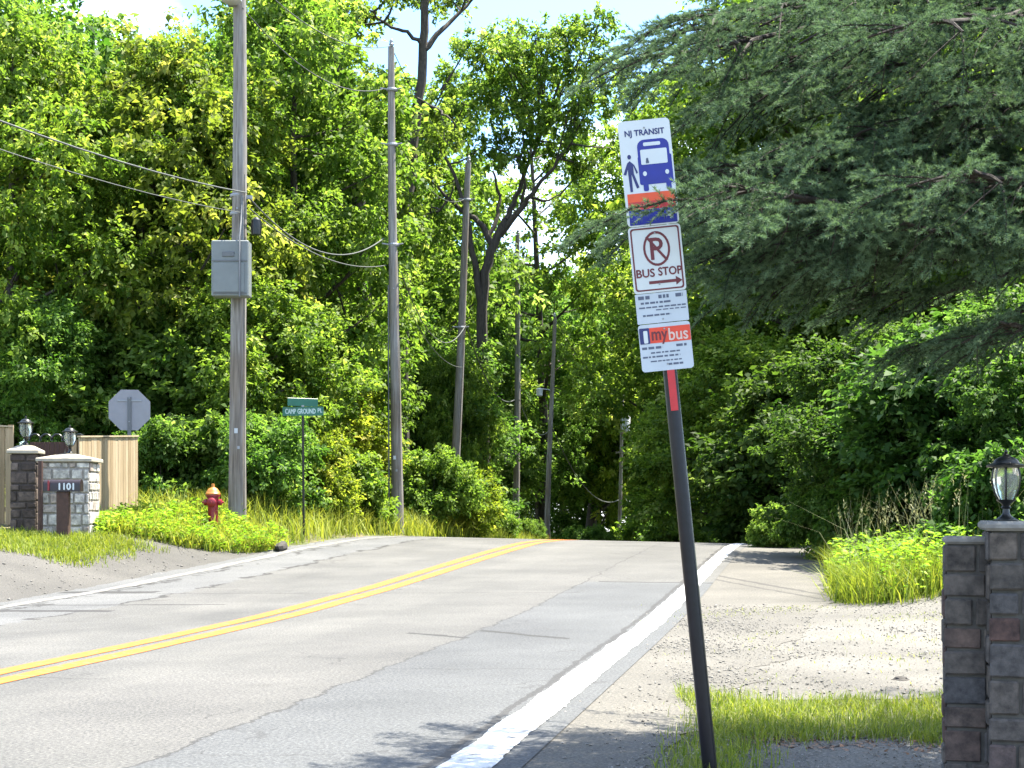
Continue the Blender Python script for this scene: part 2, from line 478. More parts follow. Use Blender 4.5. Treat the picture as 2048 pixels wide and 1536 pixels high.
def strip(name, m, Y0, Y1, left, right, off, step=.15, nu=14, rag=(0, 0), seed=1, kind='structure'):
    """a sheet lying on the ground between lateral functions left(Y), right(Y); UV in metres"""
    r = np.random.default_rng(seed)
    Ys = np.arange(Y0, Y1 + step / 2, step)
    L = np.array([left(y) for y in Ys], float); Rr = np.array([right(y) for y in Ys], float)
    def rg_(n, a):
        w = r.normal(0, 1, n); w = np.convolve(np.pad(w, 3, mode='edge'), np.ones(7) / 7 * 1.6, mode='valid') + r.normal(0, .35, n)
        return w * a
    if rag[0]: L = L + rg_(len(Ys), rag[0])
    if rag[1]: Rr = Rr + rg_(len(Ys), rag[1])
    t = np.linspace(0, 1, nu + 1)
    U = L[:, None] * (1 - t) + Rr[:, None] * t
    Yg = np.repeat(Ys[:, None], nu + 1, 1)
    X = U - 6.2 + .205 * Yg
    Z = G(X, Yg) + off
    V = np.stack([X, Yg, Z], -1).reshape(-1, 3)
    n1 = nu + 1
    ii = (np.arange(len(Ys) - 1)[:, None] * n1 + np.arange(nu)[None]).ravel()
    Fc = np.stack([ii, ii + 1, ii + n1 + 1, ii + n1], -1)
    me = np_mesh(name, V, Fc, smooth=True)
    uvl = me.uv_layers.new(name='UVMap')
    uv = np.stack([U, Yg * 1.021], -1).reshape(-1, 2)[Fc.ravel()]
    uvl.data.foreach_set('uv', np.ascontiguousarray(uv, np.float32).ravel())
    return structure(link(name, me, None, [m]), kind)

C = lambda v: (lambda y: v)
def I(*pts):
    a = np.array(pts, float)
    return lambda y: float(np.interp(y, a[:, 0], a[:, 1]))
strip('road', ROADM, 0, 120, C(-4.25), C(4.75), .014, nu=34, rag=(.05, .0), seed=3)
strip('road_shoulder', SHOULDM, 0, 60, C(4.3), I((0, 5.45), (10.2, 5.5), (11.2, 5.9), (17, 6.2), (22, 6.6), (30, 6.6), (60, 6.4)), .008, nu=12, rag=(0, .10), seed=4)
strip('driveway', GRAVM, 9.9, 18.6, I((9.9, 5.4), (10.4, 5.2), (18, 5.2), (18.6, 5.9)), I((9.9, 5.6), (10.5, 14), (17.4, 14), (17.9, 7.9), (18.6, 6.4)), .004, step=.08, nu=40, rag=(.1, .25), seed=5)
strip('driveway', GRAVM, 2, 8.35, I((2, 5.7), (7, 5.7), (7.6, 5.75), (8.1, 6.0), (8.35, 6.8)), I((2, 11), (8, 11), (8.35, 7.5)), .004, step=.08, nu=30, rag=(.08, .2), seed=6)
strip('side_street', APRONM, 21.8, 28.0, I((21.8, -4.6), (22.6, -5.4), (24, -5.4), (25.2, -6.2), (26.3, -7.5), (27.0, -7.5), (28.0, -4.6)), C(-4.1), .006, nu=24, rag=(.15, 0), seed=7)
strip('driveway', APRONM, 17.2, 22.6, I((17.2, -5), (18.5, -9.5), (22, -9.5), (22.6, -7)), C(-4.1), .006, nu=24, rag=(.2, 0), seed=8)

strip('road_marking', YELLOW, 0, 70, C(-.265), C(-.06), .019, nu=2, rag=(.006, .006), seed=9)
strip('road_marking', YELLOW, 0, 70, C(.06), C(.265), .019, nu=2, rag=(.006, .006), seed=10)
strip('road_marking', WHITE, 0, 60, C(4.33), C(4.59), .019, step=.06, nu=2, rag=(.012, .012), seed=11)
strip('road_marking', WHITEW, 12, 60, C(-3.92), C(-3.70), .019, nu=2, rag=(.03, .03), seed=12)

# ------------------------------------------------------------------ vegetation
def unit(a): return a / np.maximum(np.linalg.norm(a, axis=-1, keepdims=True), 1e-9)

def leaf_mesh(name, P, D, Nn, Ln, Wd, hue, fold=.25):
    """one folded, pointed leaf per row"""
    D = unit(D); S = unit(np.cross(D, Nn)); Nn = np.cross(S, D)
    L = Ln[:, None]; W = Wd[:, None]
    mid = P + D * L * .45
    V = np.stack([P, mid + S * W * .5 + Nn * W * fold, P + D * L - Nn * L * .12, mid - S * W * .5 + Nn * W * fold], 1).reshape(-1, 3)
    n = len(P)
    Fc = np.arange(4 * n).reshape(n, 4)
    return np_mesh(name, V, Fc, {'hue': hue})

def lobe_leaves(r, c, rad, n_spr, per, ll, flat=.72, droop=.25):
    """leaves on sprigs spread through one foliage clump"""
    d = unit(r.normal(size=(n_spr, 3)))
    rr = r.random(n_spr) ** .42
    sp = d * rr[:, None] * np.array([rad, rad, rad * flat])
    sp *= (1 + .25 * r.normal(size=(n_spr, 1)) * .6)
    sd = unit(d * np.array([1, 1, .5]) + r.normal(0, .5, (n_spr, 3)) + np.array([0, 0, -droop]))
    slen = r.uniform(.3, .75, n_spr) * (rad / 1.6) ** .5
    t = r.random((n_spr, per))
    P = sp[:, None] + sd[:, None] * (t * slen[:, None])[..., None] + r.normal(0, .075, (n_spr, per, 3)) * (ll / .17)
    D = sd[:, None] * .7 + r.normal(0, .6, (n_spr, per, 3)) + np.array([0, 0, -.25])
    Nn = np.array([0, 0, 1.0]) + r.normal(0, .55, (n_spr, per, 3)) + .35 * d[:, None]
    hs = r.normal(.47, .22, (n_spr, 1))
    hue = np.clip(hs + r.normal(0, .12, (n_spr, per)), 0, 1)
    m = n_spr * per
    L = ll * r.uniform(.65, 1.3, m)
    return (P.reshape(-1, 3) + np.asarray(c), D.reshape(-1, 3), Nn.reshape(-1, 3), L, L * r.uniform(.45, .7, m), hue.ravel())

def bez(a, b, c, n):
    t = np.linspace(0, 1, n)[:, None]
    return (1 - t) ** 2 * a + 2 * t * (1 - t) * b + t ** 2 * c

def broadleaf(seed, H, Rr, base, lobes, spr, per, ll, r0=.2, top=.92, lobe_r=(.26, .42), stems=1):
    """returns (trunk mesh, crown mesh): tapered trunk with limbs; crown of leaf clumps round the limb ends"""
    r = np.random.default_rng(seed)
    tb = MB(); parts = []
    for st in range(stems):
        off = np.array([0, 0, 0.]) if stems == 1 else np.array([math.cos(st * 2.4) * .12, math.sin(st * 2.4) * .12, 0])
        lean = r.normal(0, .03 if stems == 1 else .22, 2)
        n = 9; zz = np.linspace(-.3, H * top, n)
        tx = off[0] + lean[0] * zz + np.cumsum(r.normal(0, .012 * H / n * 2, n)); ty = off[1] + lean[1] * zz + np.cumsum(r.normal(0, .012 * H / n * 2, n))
        rad = r0 / math.sqrt(stems) * (1 - .86 * (zz.clip(0) / (H * top)) ** .8); rad[0] *= 1.35
        tb.tube(np.stack([tx, ty, zz], 1), rad, 9)
        k0 = max(2, lobes // stems)
        for k in range(k0):
            f = (k + .5) / k0
            h = H * (base + (.90 - base) * f)
            az = k * 2.39996 + r.normal(0, .4) + st * 1.3
            prof = math.sin(math.pi * min(1, .22 + .72 * f)) ** .7
            ln = Rr * prof * r.uniform(.55, 1.0)
            hs = max(.12 * H, h - ln * r.uniform(.25, .7))
            a = np.array([np.interp(hs, zz, tx), np.interp(hs, zz, ty), hs])
            e = a + np.array([math.cos(az) * ln, math.sin(az) * ln, h - hs])
            mid = (a + e) / 2 + np.array([0, 0, -.12 * ln]) + r.normal(0, .1 * ln, 3)
            pts = bez(a, mid, e, 6)
            rb = np.interp(hs, zz, rad) * .55
            tb.tube(pts, np.linspace(rb, .018, 6), 6)
            lr = Rr * r.uniform(*lobe_r)
            ns = int(spr * (lr / (Rr * .34)) ** 2)
            parts.append(lobe_leaves(r, e, lr, ns, per, ll))
            for q in range(2):
                p = pts[2 + q] + r.normal(0, .25 * lr, 3)
                e2 = p + unit(r.normal(size=3) * np.array([1, 1, .6])) * lr * 1.3
                tb.tube([pts[2 + q], (p + e2) / 2, e2], [rb * .4, rb * .25, .01], 5)
                parts.append(lobe_leaves(r, e2, lr * .62, int(ns * .4), per, ll))
        parts.append(lobe_leaves(r, np.array([tx[-1], ty[-1], H * top]), Rr * .3, int(spr * .8), per, ll))
    A = [np.concatenate(x) for x in zip(*parts)]
    cm = leaf_mesh('crown', *A)
    to = tb.build('trunk_source', BARK, None, True)
    tm = to.data; bpy.data.objects.remove(to)
    cm.materials.append(LEAF)
    return tm, cm

PROTO = {
 'tall':   broadleaf(11, 15.5, 3.9, .22, 17, 66, 24, .18, .24),
 'tall2':  broadleaf(12, 15.0, 3.5, .26, 15, 96, 24, .13, .20),
 'wide':   broadleaf(13, 13.0, 4.6, .24, 17, 66, 24, .195, .26),
 'airy':   broadleaf(14, 16.0, 3.4, .35, 15, 46, 22, .16, .19, lobe_r=(.22, .36)),
 'under':  broadleaf(15, 6.0, 2.2, .12, 12, 80, 22, .12, .08, lobe_r=(.3, .46)),
 'under2': broadleaf(16, 5.0, 2.0, .10, 11, 54, 22, .17, .07, lobe_r=(.3, .5)),
 'shrub':  broadleaf(17, 2.4, 1.35, .10, 10, 40, 22, .12, .035, lobe_r=(.3, .5), stems=3),
 'shrub2': broadleaf(18, 1.9, 1.2, .08, 9, 36, 22, .14, .03, lobe_r=(.3, .5), stems=3),
}

def plant(proto, name, px, Y, h, label, cat, group, tint=(1, 1, 1), rz=None, wide=1.0, X=None, sink=.0):
    """a tree or shrub as trunk + crown; copies share the mesh data"""
    tm, cm = PROTO[proto]
    H0 = {'tall': 15.5, 'tall2': 15, 'wide': 13, 'airy': 16, 'under': 6, 'under2': 5, 'shrub': 2.4, 'shrub2': 1.9}[proto]
    x = (px - CX) / F * Y if X is None else X
    s = h / H0
    o = empty(name, (x, Y, g(x, Y) - sink), label, cat, group, (0, 0, rz if rz is not None else (px * .37 + Y) % 6.28))
    o.scale = (s * wide, s * wide, s)
    t = link('trunk', tm, o); c = link('crown', cm, o)
    c.color = (*tint, 1)
    return o

GL = 'trees in the wood left of the road'; GR_ = 'trees in the wood right of the road'; GC = 'trees beyond the crest'
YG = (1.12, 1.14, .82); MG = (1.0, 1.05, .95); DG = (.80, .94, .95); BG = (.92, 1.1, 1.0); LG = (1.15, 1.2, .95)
def H(py, Y): return CH + (HY - py) / F * Y       # height of a row at a distance

def tree(proto, px, Y, top, label, group, tint, rz=None, wide=1.0, name='broadleaf_tree'):
    x = (px - CX) / F * Y
    return plant(proto, name, px, Y, H(top, Y) - g(x, Y), label, 'tree', group, tint, rz, wide)

# --- front row left of the road
tree('tall', 20, 37, -40, 'tall yellow-green tree at the far left edge, behind the tan fence', GL, YG, .3)
tree('wide', 215, 39, 40, 'broad olive-green tree rising behind the stop sign', GL, (1.25, 1.05, .8), 1.4)
tree('tall2', 395, 40, 45, 'leafy tree just left of the pole with the grey cabinet', GL, YG, 2.0)
tree('tall', 590, 43, -70, 'tall dense tree between the two nearest utility poles', GL, LG, 3.3)
tree('under', 100, 36, 590, 'small dense tree low behind the gate pillars', GL, BG, .4, 1.1)
tree('under2', 345, 37.5, 610, 'dark leafy small tree behind the fire hydrant', GL, MG, 1.1, 1.2)
tree('under', 520, 36.5, 560, 'small bright tree right of the grey-cabinet pole', GL, YG, 2.2, 1.1)
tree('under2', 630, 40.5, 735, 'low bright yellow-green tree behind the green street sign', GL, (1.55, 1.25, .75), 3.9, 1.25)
tree('under', 905, 55.2, 700, 'light leafy small tree in front of the dark oak trunk', GC, YG, 1.9, .62)
tree('under', 850, 58, 660, 'low dark tree between the second and third utility poles', GL, DG, .9, 1.1)
tree('under', 690, 46, 600, 'mid-green small tree just left of the second pole', GL, MG, 4.4, .8)
# --- second row left
for i, (px, Y, top, pr) in enumerate(((-60, 50, -60, 'wide'), (110, 54, -20, 'airy'), (270, 56, 20, 'airy'), (420, 55, 40, 'tall'), (540, 58, -40, 'tall2'), (660, 60, 120, 'wide'), (735, 66, 330, 'tall'), (860, 84, 430, 'wide'),
                                      (180, 48, 300, 'wide'), (480, 50, 330, 'tall'), (350, 64, 40, 'airy'), (20, 62, 20, 'tall'))):
    tree(pr, px, Y, top, 'tree standing back in the wood behind the left roadside trees', 'back row of the left wood', (BG, MG, YG, DG)[i % 4], i * 1.7)
# --- beyond the crest, centre
tree('airy', 775, 70, 95, 'tall airy tree seen behind the top of the second pole', GC, LG, 2.2)
tree('airy', 1085, 82, 40, 'tall airy tree showing behind the crown of the dark oak', GC, YG, 4.1)
tree('under', 955, 80, 720, 'small leafy tree right of the third utility pole', GC, MG, 2.6, 1.1)
tree('tall2', 1075, 96, 600, 'dark green tree between the fourth and fifth poles', GC, DG, 1.2)
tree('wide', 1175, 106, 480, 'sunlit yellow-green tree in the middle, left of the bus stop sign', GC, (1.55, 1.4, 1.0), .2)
tree('tall', 1350, 104, 560, 'tall leafy tree straight behind the leaning sign post', GC, MG, 4.4)
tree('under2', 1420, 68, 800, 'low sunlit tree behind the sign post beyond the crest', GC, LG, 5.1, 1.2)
tree('under', 1150, 114, 800, 'low dark tree between the fifth and sixth poles', GC, DG, 2.1, 1.2)
for i, (px, Y, top, pr) in enumerate(((1000, 100, 520, 'wide'), (1130, 125, 520, 'tall'), (1240, 118, 530, 'wide'), (1380, 105, 540, 'tall2'), (920, 112, 460, 'tall'), (1480, 92, 600, 'wide'), (1330, 125, 500, 'wide'))):
    tree(pr, px, Y, top, 'distant tree filling the end of the road beyond the crest', 'far trees at the end of the road', (BG, LG, MG)[i % 3], i * 2.1)
# --- right of the road
tree('tall2', 1410, 76, 60, 'tall sunlit tree right behind the bus stop sign', GR_, YG, .7)
tree('tall', 1590, 54, -160, 'tall tree behind the middle of the spruce boughs', GR_, YG, 2.9)
tree('airy', 1720, 52, -250, 'tall thin tree with yellow leaves showing through the spruce', GR_, YG, 5.0, 1.2)
tree('tall2', 1930, 50, -300, 'dark-trunked tree above the stone gate wall', GR_, (.85, .9, .65), 1.0, 1.1)
tree('wide', 2210, 38, -150, 'broad tree at the right edge behind the gate lamp', GR_, (1.0, 1.05, .8), 3.6)
tree('under', 1480, 46, 660, 'small yellow-green tree leaning over the right shoulder', GR_, YG, .2, 1.2)
tree('under2', 1640, 40, 700, 'small dark tree behind the tall weeds', GR_, (.48, .56, .48), 2.4, 1.3)  # this tint and the next two are darkened in place of woodland shade
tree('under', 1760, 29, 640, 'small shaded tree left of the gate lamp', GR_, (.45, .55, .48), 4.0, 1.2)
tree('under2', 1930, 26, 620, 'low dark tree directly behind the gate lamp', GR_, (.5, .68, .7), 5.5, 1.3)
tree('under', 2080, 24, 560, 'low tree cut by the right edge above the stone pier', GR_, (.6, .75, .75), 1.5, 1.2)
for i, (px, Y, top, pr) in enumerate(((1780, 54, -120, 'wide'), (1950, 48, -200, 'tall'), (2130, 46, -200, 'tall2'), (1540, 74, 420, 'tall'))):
    tree(pr, px, Y, top, 'tree standing back in the wood behind the spruce', 'back row of the right wood', ((.60, .70, .56), (.75, .80, .52), (.52, .64, .56), (.6, .72, .6))[i % 4], i * 1.3 + .4)  # darkened leaf tints carry the shade of the wood

# --- trees whose limbs can be followed in the photo
def limb_tree(label, Y, branches, lobes, tint, group, ll=.2, seed=1, name='broadleaf_tree', per=24, dens=1.0):
    r = np.random.default_rng(seed)
    bx, by = branches[0][0][0]
    x0 = (bx - CX) / F * Y; z0 = g(x0, Y)
    o = empty(name, (x0, Y, z0), label, 'tree', group)
    tb = MB(); allq = []
    for pts, w0, w1, dy in branches:
        P = []
        for i, (px, py) in enumerate(pts):
            p = at(px, py, Y); d = dy * i / max(1, len(pts) - 1)
            P.append((p.x - x0, d, p.z - z0))
        if pts is branches[0][0]: P.insert(0, (P[0][0], 0, -.3))
        P = np.array(P)
        t = np.linspace(0, 1, len(P)); tt = np.linspace(0, 1, len(P) * 3)
        Q = np.stack([np.interp(tt, t, P[:, k]) for k in range(3)], 1)
        Q[1:-1] = (Q[:-2] + 2 * Q[1:-1] + Q[2:]) / 4
        Q[1:-1] += r.normal(0, .03, Q[1:-1].shape)
        sc_ = Y / F / 2
        tb.tube(Q, np.linspace(w0 * sc_, w1 * sc_, len(Q)), 9); allq.append(Q)
    parts = []; allq = np.concatenate(allq)
    for (px, py, rp) in lobes:
        p = at(px, py, Y); rad = rp / F * Y
        c = np.array([p.x - x0, r.uniform(-1.6, 1.6), p.z - z0])
        ns = int(34 * dens * rad ** 2) + 6
        parts.append(lobe_leaves(r, c, rad, ns, per, ll))
        # twigs reaching into the clump
        dq = np.linalg.norm(allq - c, axis=1) + .6 * np.maximum(0, allq[:, 2] - c[2])
        for k_ in np.argsort(dq)[:4:3]:
            q = allq[k_]; e = c + r.normal(0, rad * .45, 3)
            tb.tube(bez(q, (q + c) / 2 + r.normal(0, .12, 3), c, 5), np.linspace(.045, .022, 5), 5)
            tb.tube([c, (c + e) / 2 + r.normal(0, .05, 3), e], [.022, .016, .006], 5)
    A = [np.concatenate(v) for v in zip(*parts)]
    cm = leaf_mesh('crown', *A); c = link('crown', cm, o, [LEAF]); c.color = (*tint, 1)
    tb.build('trunk', BARK, o, True)
    return o

limb_tree('forked dark oak with bare lower limbs against the sky gap', 57,
  [([(972, 1080), (968, 800), (963, 640), (968, 560), (985, 490), (1012, 440)], 30, 15, 0),
   ([(1000, 470), (1040, 420), (1062, 395), (1100, 350), (1140, 300)], 14, 4, -1),
   ([(1012, 440), (1030, 400), (1048, 350), (1075, 280), (1090, 230)], 13, 4, 1),
   ([(985, 490), (960, 440), (930, 420), (900, 395), (860, 350)], 14, 5, 1.2),
   ([(965, 620), (948, 520), (938, 440), (915, 370), (880, 300)], 15, 5, -1),
   ([(975, 480), (995, 430), (1000, 380), (985, 330)], 10, 4, 1),
   ([(1040, 420), (1050, 380), (1040, 330)], 8, 3, -1),
   ([(1062, 395), (1090, 400), (1120, 385)], 7, 2, .5),
   ([(880, 300), (850, 280), (830, 240)], 8, 3, 0), ([(900, 395), (880, 420), (850, 430)], 6, 2, 0)],
  [(880, 285, 46), (930, 215, 60), (995, 125, 66), (1080, 165, 70), (1130, 250, 60), (1040, 260, 55), (965, 300, 40), (905, 140, 48), (1160, 130, 55), (1175, 330, 36),
   (1100, 75, 55), (1010, 200, 60), (1070, 90, 50), (850, 330, 34), (1120, 310, 40), (940, 110, 40), (1185, 220, 50), (1150, 60, 40), (860, 420, 30), (1030, 330, 34), (1215, 160, 50), (1230, 280, 40), (860, 200, 44), (1195, 60, 44), (1010, 60, 40), (905, 345, 30)],
  (1.08, 1.12, .9), GC, .19, 31, name='oak_tree', dens=.85)
limb_tree('tall tree with a dark leaning trunk forking behind the second pole', 48,
  [([(800, 1060), (806, 760), (806, 600), (815, 400), (834, 230), (848, 100), (851, 20), (856, -60)], 30, 14, 0),
   ([(850, 98), (880, 55), (915, 15), (950, -30)], 13, 5, 1),
   ([(846, 92), (810, 66), (775, 64), (740, 40)], 9, 3, -1),
   ([(830, 250), (800, 210), (770, 190)], 8, 3, 1), ([(838, 200), (880, 230), (910, 260)], 8, 3, -1), ([(852, 20), (830, -10), (800, -40)], 8, 3, 1)],
  [(745, 22, 44), (790, 8, 42), (835, -20, 44), (895, -40, 36), (955, -45, 42), (815, 330, 44), (775, 195, 38), (890, 290, 40), (790, 420, 44), (840, 480, 36), (805, 545, 46),
   (735, 150, 34), (870, 200, 34), (700, 40, 34), (760, 330, 44), (740, 500, 46), (780, 640, 50)],
  (1.05, 1.02, .8), GL, .17, 32, dens=1.1)
limb_tree('ivy-clad dark tree with a curving trunk left of the second pole', 46,
  [([(738, 1050), (734, 800), (728, 600), (722, 450), (705, 300), (686, 180), (672, 60), (660, -60)], 40, 16, 0),
   ([(690, 200), (650, 140), (610, 100)], 12, 4, 1), ([(705, 300), (660, 260), (620, 250)], 12, 4, -1), ([(674, 70), (700, 20), (690, -30)], 10, 4, 0)],
  [(610, 90, 60), (640, 10, 60), (690, 30, 42), (590, 230, 66), (640, 320, 60), (600, 430, 66), (660, 440, 56), (690, 200, 36), (700, 380, 34), (640, 540, 60), (720, 560, 40), (570, -20, 60), (580, 330, 60), (700, 660, 50)],
  (.85, .95, .72), GL, .19, 33, dens=1.15)

# --- shrubs along the left verge and elsewhere
SG = 'shrubs along the roadside'
shr = [('shrub', 610, 35, 1.9, (1.5, 1.25, .7), 'bright shrub right of the green street sign post'),
       ('shrub2', 700, 37, 1.7, YG, 'low shrub left of the second utility pole'),
       ('shrub', 855, 43.5, 2.3, (1.15, 1.2, 1.0), 'pale green shrub between the second and third poles'),
       ('shrub', 930, 46, 2.1, (1.55, 1.3, .7), 'bright yellow-green shrub hiding the foot of the third pole'),
       ('shrub2', 985, 53, 1.4, LG, 'sunlit shrub left of the fourth pole'),
       ('shrub', 1062, 60, 1.1, MG, 'green shrub between the fourth and fifth poles'),
       ('shrub2', 1150, 68, 1.3, BG, 'shrub right of the fifth pole at the crest'),
       ('shrub', 1195, 74, 1.7, (.7, .85, .8), 'dark shrub beside the road crest left of the sixth pole'),
       ('shrub2', 1300, 82, 3.2, LG, 'bright shrub right of the sixth pole'),
       ('shrub', 330, 33, 2.0, (.75, .9, .8), 'dark shrub behind the hydrant mound'),
       ('shrub2', 430, 33.5, 2.1, MG, 'green shrub behind the hydrant'),
       ('shrub', 540, 33, 2.2, BG, 'shrub between the cabinet pole and the street sign'),
       ('shrub', 1500, 40, 1.0, (.9, 1.0, .75), 'shrub at the right edge of the road crest'),
       ('shrub', 1650, 28, 1.3, (.8, .92, .75), 'dark shrub among the tall weeds on the right'),
       ('shrub2', 1760, 27, 1.6, (.7, .85, .75), 'dark shrub behind the bright weeds'),
       
       ('shrub2', 1990, 21, 1.5, (.5, .7, .65), 'dark shrub behind the gate lamp'),
       ('shrub', 1400, 60, 3.2, (.65, .8, .75), 'shrub behind the sign post at the crest'),
       ('shrub2', 1560, 33, .9, LG, 'small sunlit shrub where the right shoulder bends')]
for pr, px, Y, h, ti, lb in shr:
    plant(pr, 'shrub', px, Y, h, lb, 'shrub', SG, ti)

# ------------------------------------------------------------------ spruce
def bough(seed, L=3.6):
    """a drooping limb with side limbs that end in dense flat pads of needles; bare dead twigs hang from the inner part"""
    r = np.random.default_rng(seed)
    wood = MB(); S0 = []; S1 = []; AG = []; DN = []
    n = 14; x = np.linspace(0, L, n)
    zz = -.16 * x - .02 * x ** 2 + .012 * x ** 3 / L * 3 + np.cumsum(r.normal(0, .012, n)); yy = np.cumsum(r.normal(0, .035, n))
    zz -= zz[0]; yy -= yy[0]
    ax = np.stack([x, yy, zz], 1)
    wood.tube(ax, np.linspace(.032, .006, n), 7)
    P = lambda s: np.array([s, np.interp(s, x, yy), np.interp(s, x, zz)])
    def twig(a, b, g0, g1, dens=1.0):
        m = (a + b) / 2 + np.array([0, 0, .006])
        S0.append(a); S1.append(m); AG.append(g0); DN.append(dens)
        S0.append(m); S1.append(b); AG.append(g1); DN.append(dens)
    def pad(o, az, ln, tilt, wd):
        """flat spray from o along azimuth az"""
        d = np.array([math.cos(az), math.sin(az), tilt]); d /= np.linalg.norm(d)
        roll = r.normal(0, .3)
        m = max(5, int(ln / .05)); t = np.linspace(0, 1, m)
        pts = o + d * (t * ln)[:, None] + np.array([0, 0, -.30 * ln]) * (t ** 2)[:, None] + np.cumsum(r.normal(0, .004, (m, 3)), 0)
        wood.tube(pts, np.linspace(.006, .002, m), 4, caps=False)
        for i in range(m - 1): twig(pts[i], pts[i + 1], .35, .45 if i < m - 2 else .95)
        for i in range(1, m - 1):
            f = i / (m - 1)
            for sd in (-1, 1):
                if r.random() < .08: continue
                tl = wd * (math.sin(math.pi * min(1, .25 + .75 * f)) ** .8 * .85 + .15) * r.uniform(.55, 1.15)
                a2 = az + sd * R(r.uniform(36, 62))
                e = pts[i] + np.array([math.cos(a2), math.sin(a2), tilt * .6 + sd * roll + r.normal(.0, .22)]) * tl + np.array([0, 0, -.15 * tl])
                twig(pts[i], e, .30 + .25 * f, .78 + .2 * f)
                if tl > .11:
                    for s2 in (-1, 1):
                        q = pts[i] * .5 + e * .5; a3 = a2 + s2 * R(45)
                        twig(q, q + np.array([math.cos(a3), math.sin(a3), r.normal(-.08, .1)]) * tl * .5, .4, .85)
    s_ = 1.1
    while s_ < L - .1:
        for sd in (-1, 1):
            if r.random() < .07: continue
            f = s_ / L
            ln = min(.85, .12 + .40 * (L - s_) ** .8) * r.uniform(.5, 1.15)
            az = sd * R(r.uniform(38, 66))
            a = P(s_); e = a + np.array([math.cos(az), math.sin(az), r.normal(-.12, .10)]) * ln
            mid = (a + e) / 2 + np.array([0, 0, .05 * ln])
            wood.tube([a, mid, e], [.011, .008, .005], 5, caps=False)
            pl = r.uniform(.30, .55) * (1 if f > .35 else .7)
            pad(e, az * r.uniform(.45, .9), pl, r.normal(-.06, .25), r.uniform(.13, .22))
            if ln > .25: pad(mid, az * .5 - sd * R(15), pl * .75, r.normal(.05, .12), r.uniform(.09, .15))
            if r.random() < .5: pad(a, az * .3, .28, .25, .10)
            for q in range(1):      # dead twigs
                b0 = a + (e - a) * r.random(); dd = np.array([r.normal(.3, .4), r.normal(0, .5), -r.uniform(.4, 1.3)]) * .22
                wood.tube([b0, b0 + dd * .5 + r.normal(0, .012, 3), b0 + dd], [.004, .003, .0015], 3, caps=False)
        s_ += r.uniform(.16, .26)
    pad(P(L - .12), 0, .42, .02, .16)
    A = np.array(S0); B = np.array(S1); age = np.array(AG); dn = np.array(DN)
    ln = np.linalg.norm(B - A, axis=1)
    cnt = np.maximum(5, (ln / .0012 * dn).astype(int))
    idx = np.repeat(np.arange(len(A)), cnt); m = len(idx)
    t = r.random(m)[:, None]
    pos = A[idx] * (1 - t) + B[idx] * t
    d = unit(B - A)[idx]
    rad = r.normal(size=(m, 3)) + np.array([0, 0, .55]); rad = unit(rad - d * (rad * d).sum(1, keepdims=True))
    nd = unit(d * r.uniform(.55, 1.1, m)[:, None] + rad)
    nl = r.uniform(.013, .024, m)[:, None]
    sd = unit(np.cross(nd, r.normal(size=(m, 3)))) * .0016
    V = np.stack([pos - sd, pos + sd, pos + nd * nl], 1).reshape(-1, 3)
    hue = np.clip(age[idx] + r.normal(0, .13, m), 0, 1)
    me = np_mesh('bough', V, np.arange(3 * m).reshape(m, 3), {'hue': hue})
    me.materials.append(NEEDLE)
    wo = wood.build('twig_source', SBARK, None, True); wm = wo.data; bpy.data.objects.remove(wo)
    return me, wm, Vector(ax[-1])

BOUGHS = [bough(41), bough(42), bough(43), bough(44)]
sx, sy = 4.3, 9.7
sz = g(sx, sy)
spruce = empty('spruce_tree', (sx, sy, sz), 'big spruce at the right whose drooping boughs reach across to the bus stop sign', 'tree', None)
tb = MB(); zz = np.linspace(-.2, 9.4, 12)
tb.tube(np.stack([np.sin(zz * .4) * .04, np.cos(zz * .5) * .04, zz], 1), np.linspace(.24, .03, 12), 12)
tb.build('trunk', SBARK, spruce, True)
def put_bough(i, tip, za, roll=0.0):
    """bough i from the trunk at height za to the world point tip"""
    me, wm, lt = BOUGHS[i % 4]
    a = Vector((0, 0, za)); b = Vector(tip) - Vector((sx, sy, sz))
    v = b - a; s = v.length / lt.length
    q = lt.normalized().rotation_difference(v.normalized())
    # keep the spray's flat side up
    up = q @ Vector((0, 0, 1)); vn = v.normalized()
    want = (Vector((0, 0, 1)) - vn * vn.z).normalized(); have = (up - vn * up.dot(vn)).normalized()
    an = have.angle(want) * (1 if have.cross(want).dot(vn) > 0 else -1)
    q = Quaternion(vn, an + roll) @ q
    o = link('bough', me, spruce); o.location = a; o.rotation_mode = 'QUATERNION'; o.rotation_quaternion = q
    o.scale = (s, s * .95, s)
    o.color = (1, 1, 1, 1)
    w = link('branch_wood', wm, o)
    return o
tips = [(1452, 372, 6.8, 3.1), (1430, 325, 7.5, 3.5), (1335, 35, 7.6, 4.9), (1285, 112, 7.9, 4.8), (1655, 445, 7.4, 3.1), (1800, 440, 7.0, 2.9), (1790, 700, 8.6, 2.5),
        (1560, 290, 7.3, 3.7), (1770, 130, 7.4, 4.2), (1930, 330, 6.4, 3.3), (1880, 480, 7.6, 3.0), (1985, 190, 7.0, 3.9), (1440, 500, 7.9, 3.3),
        (1850, 30, 6.6, 4.6), (1225, 430, 8.7, 3.6), (1500, 560, 8.2, 3.0), (1730, 590, 8.4, 2.6), (1990, 640, 7.3, 2.3), (1610, 500, 7.4, 2.9), (1700, 250, 7.6, 4.0), (1560, 120, 7.8, 4.7), (1860, 200, 7.2, 4.0), (1500, 400, 7.7, 3.2), 
        (1435, 190, 7.7, 4.5)]
rs = random.Random(4)
for i, (px, py, Y, za) in enumerate(tips):
    put_bough(i, at(px, py, Y), za + .6, rs.uniform(-.25, .25))
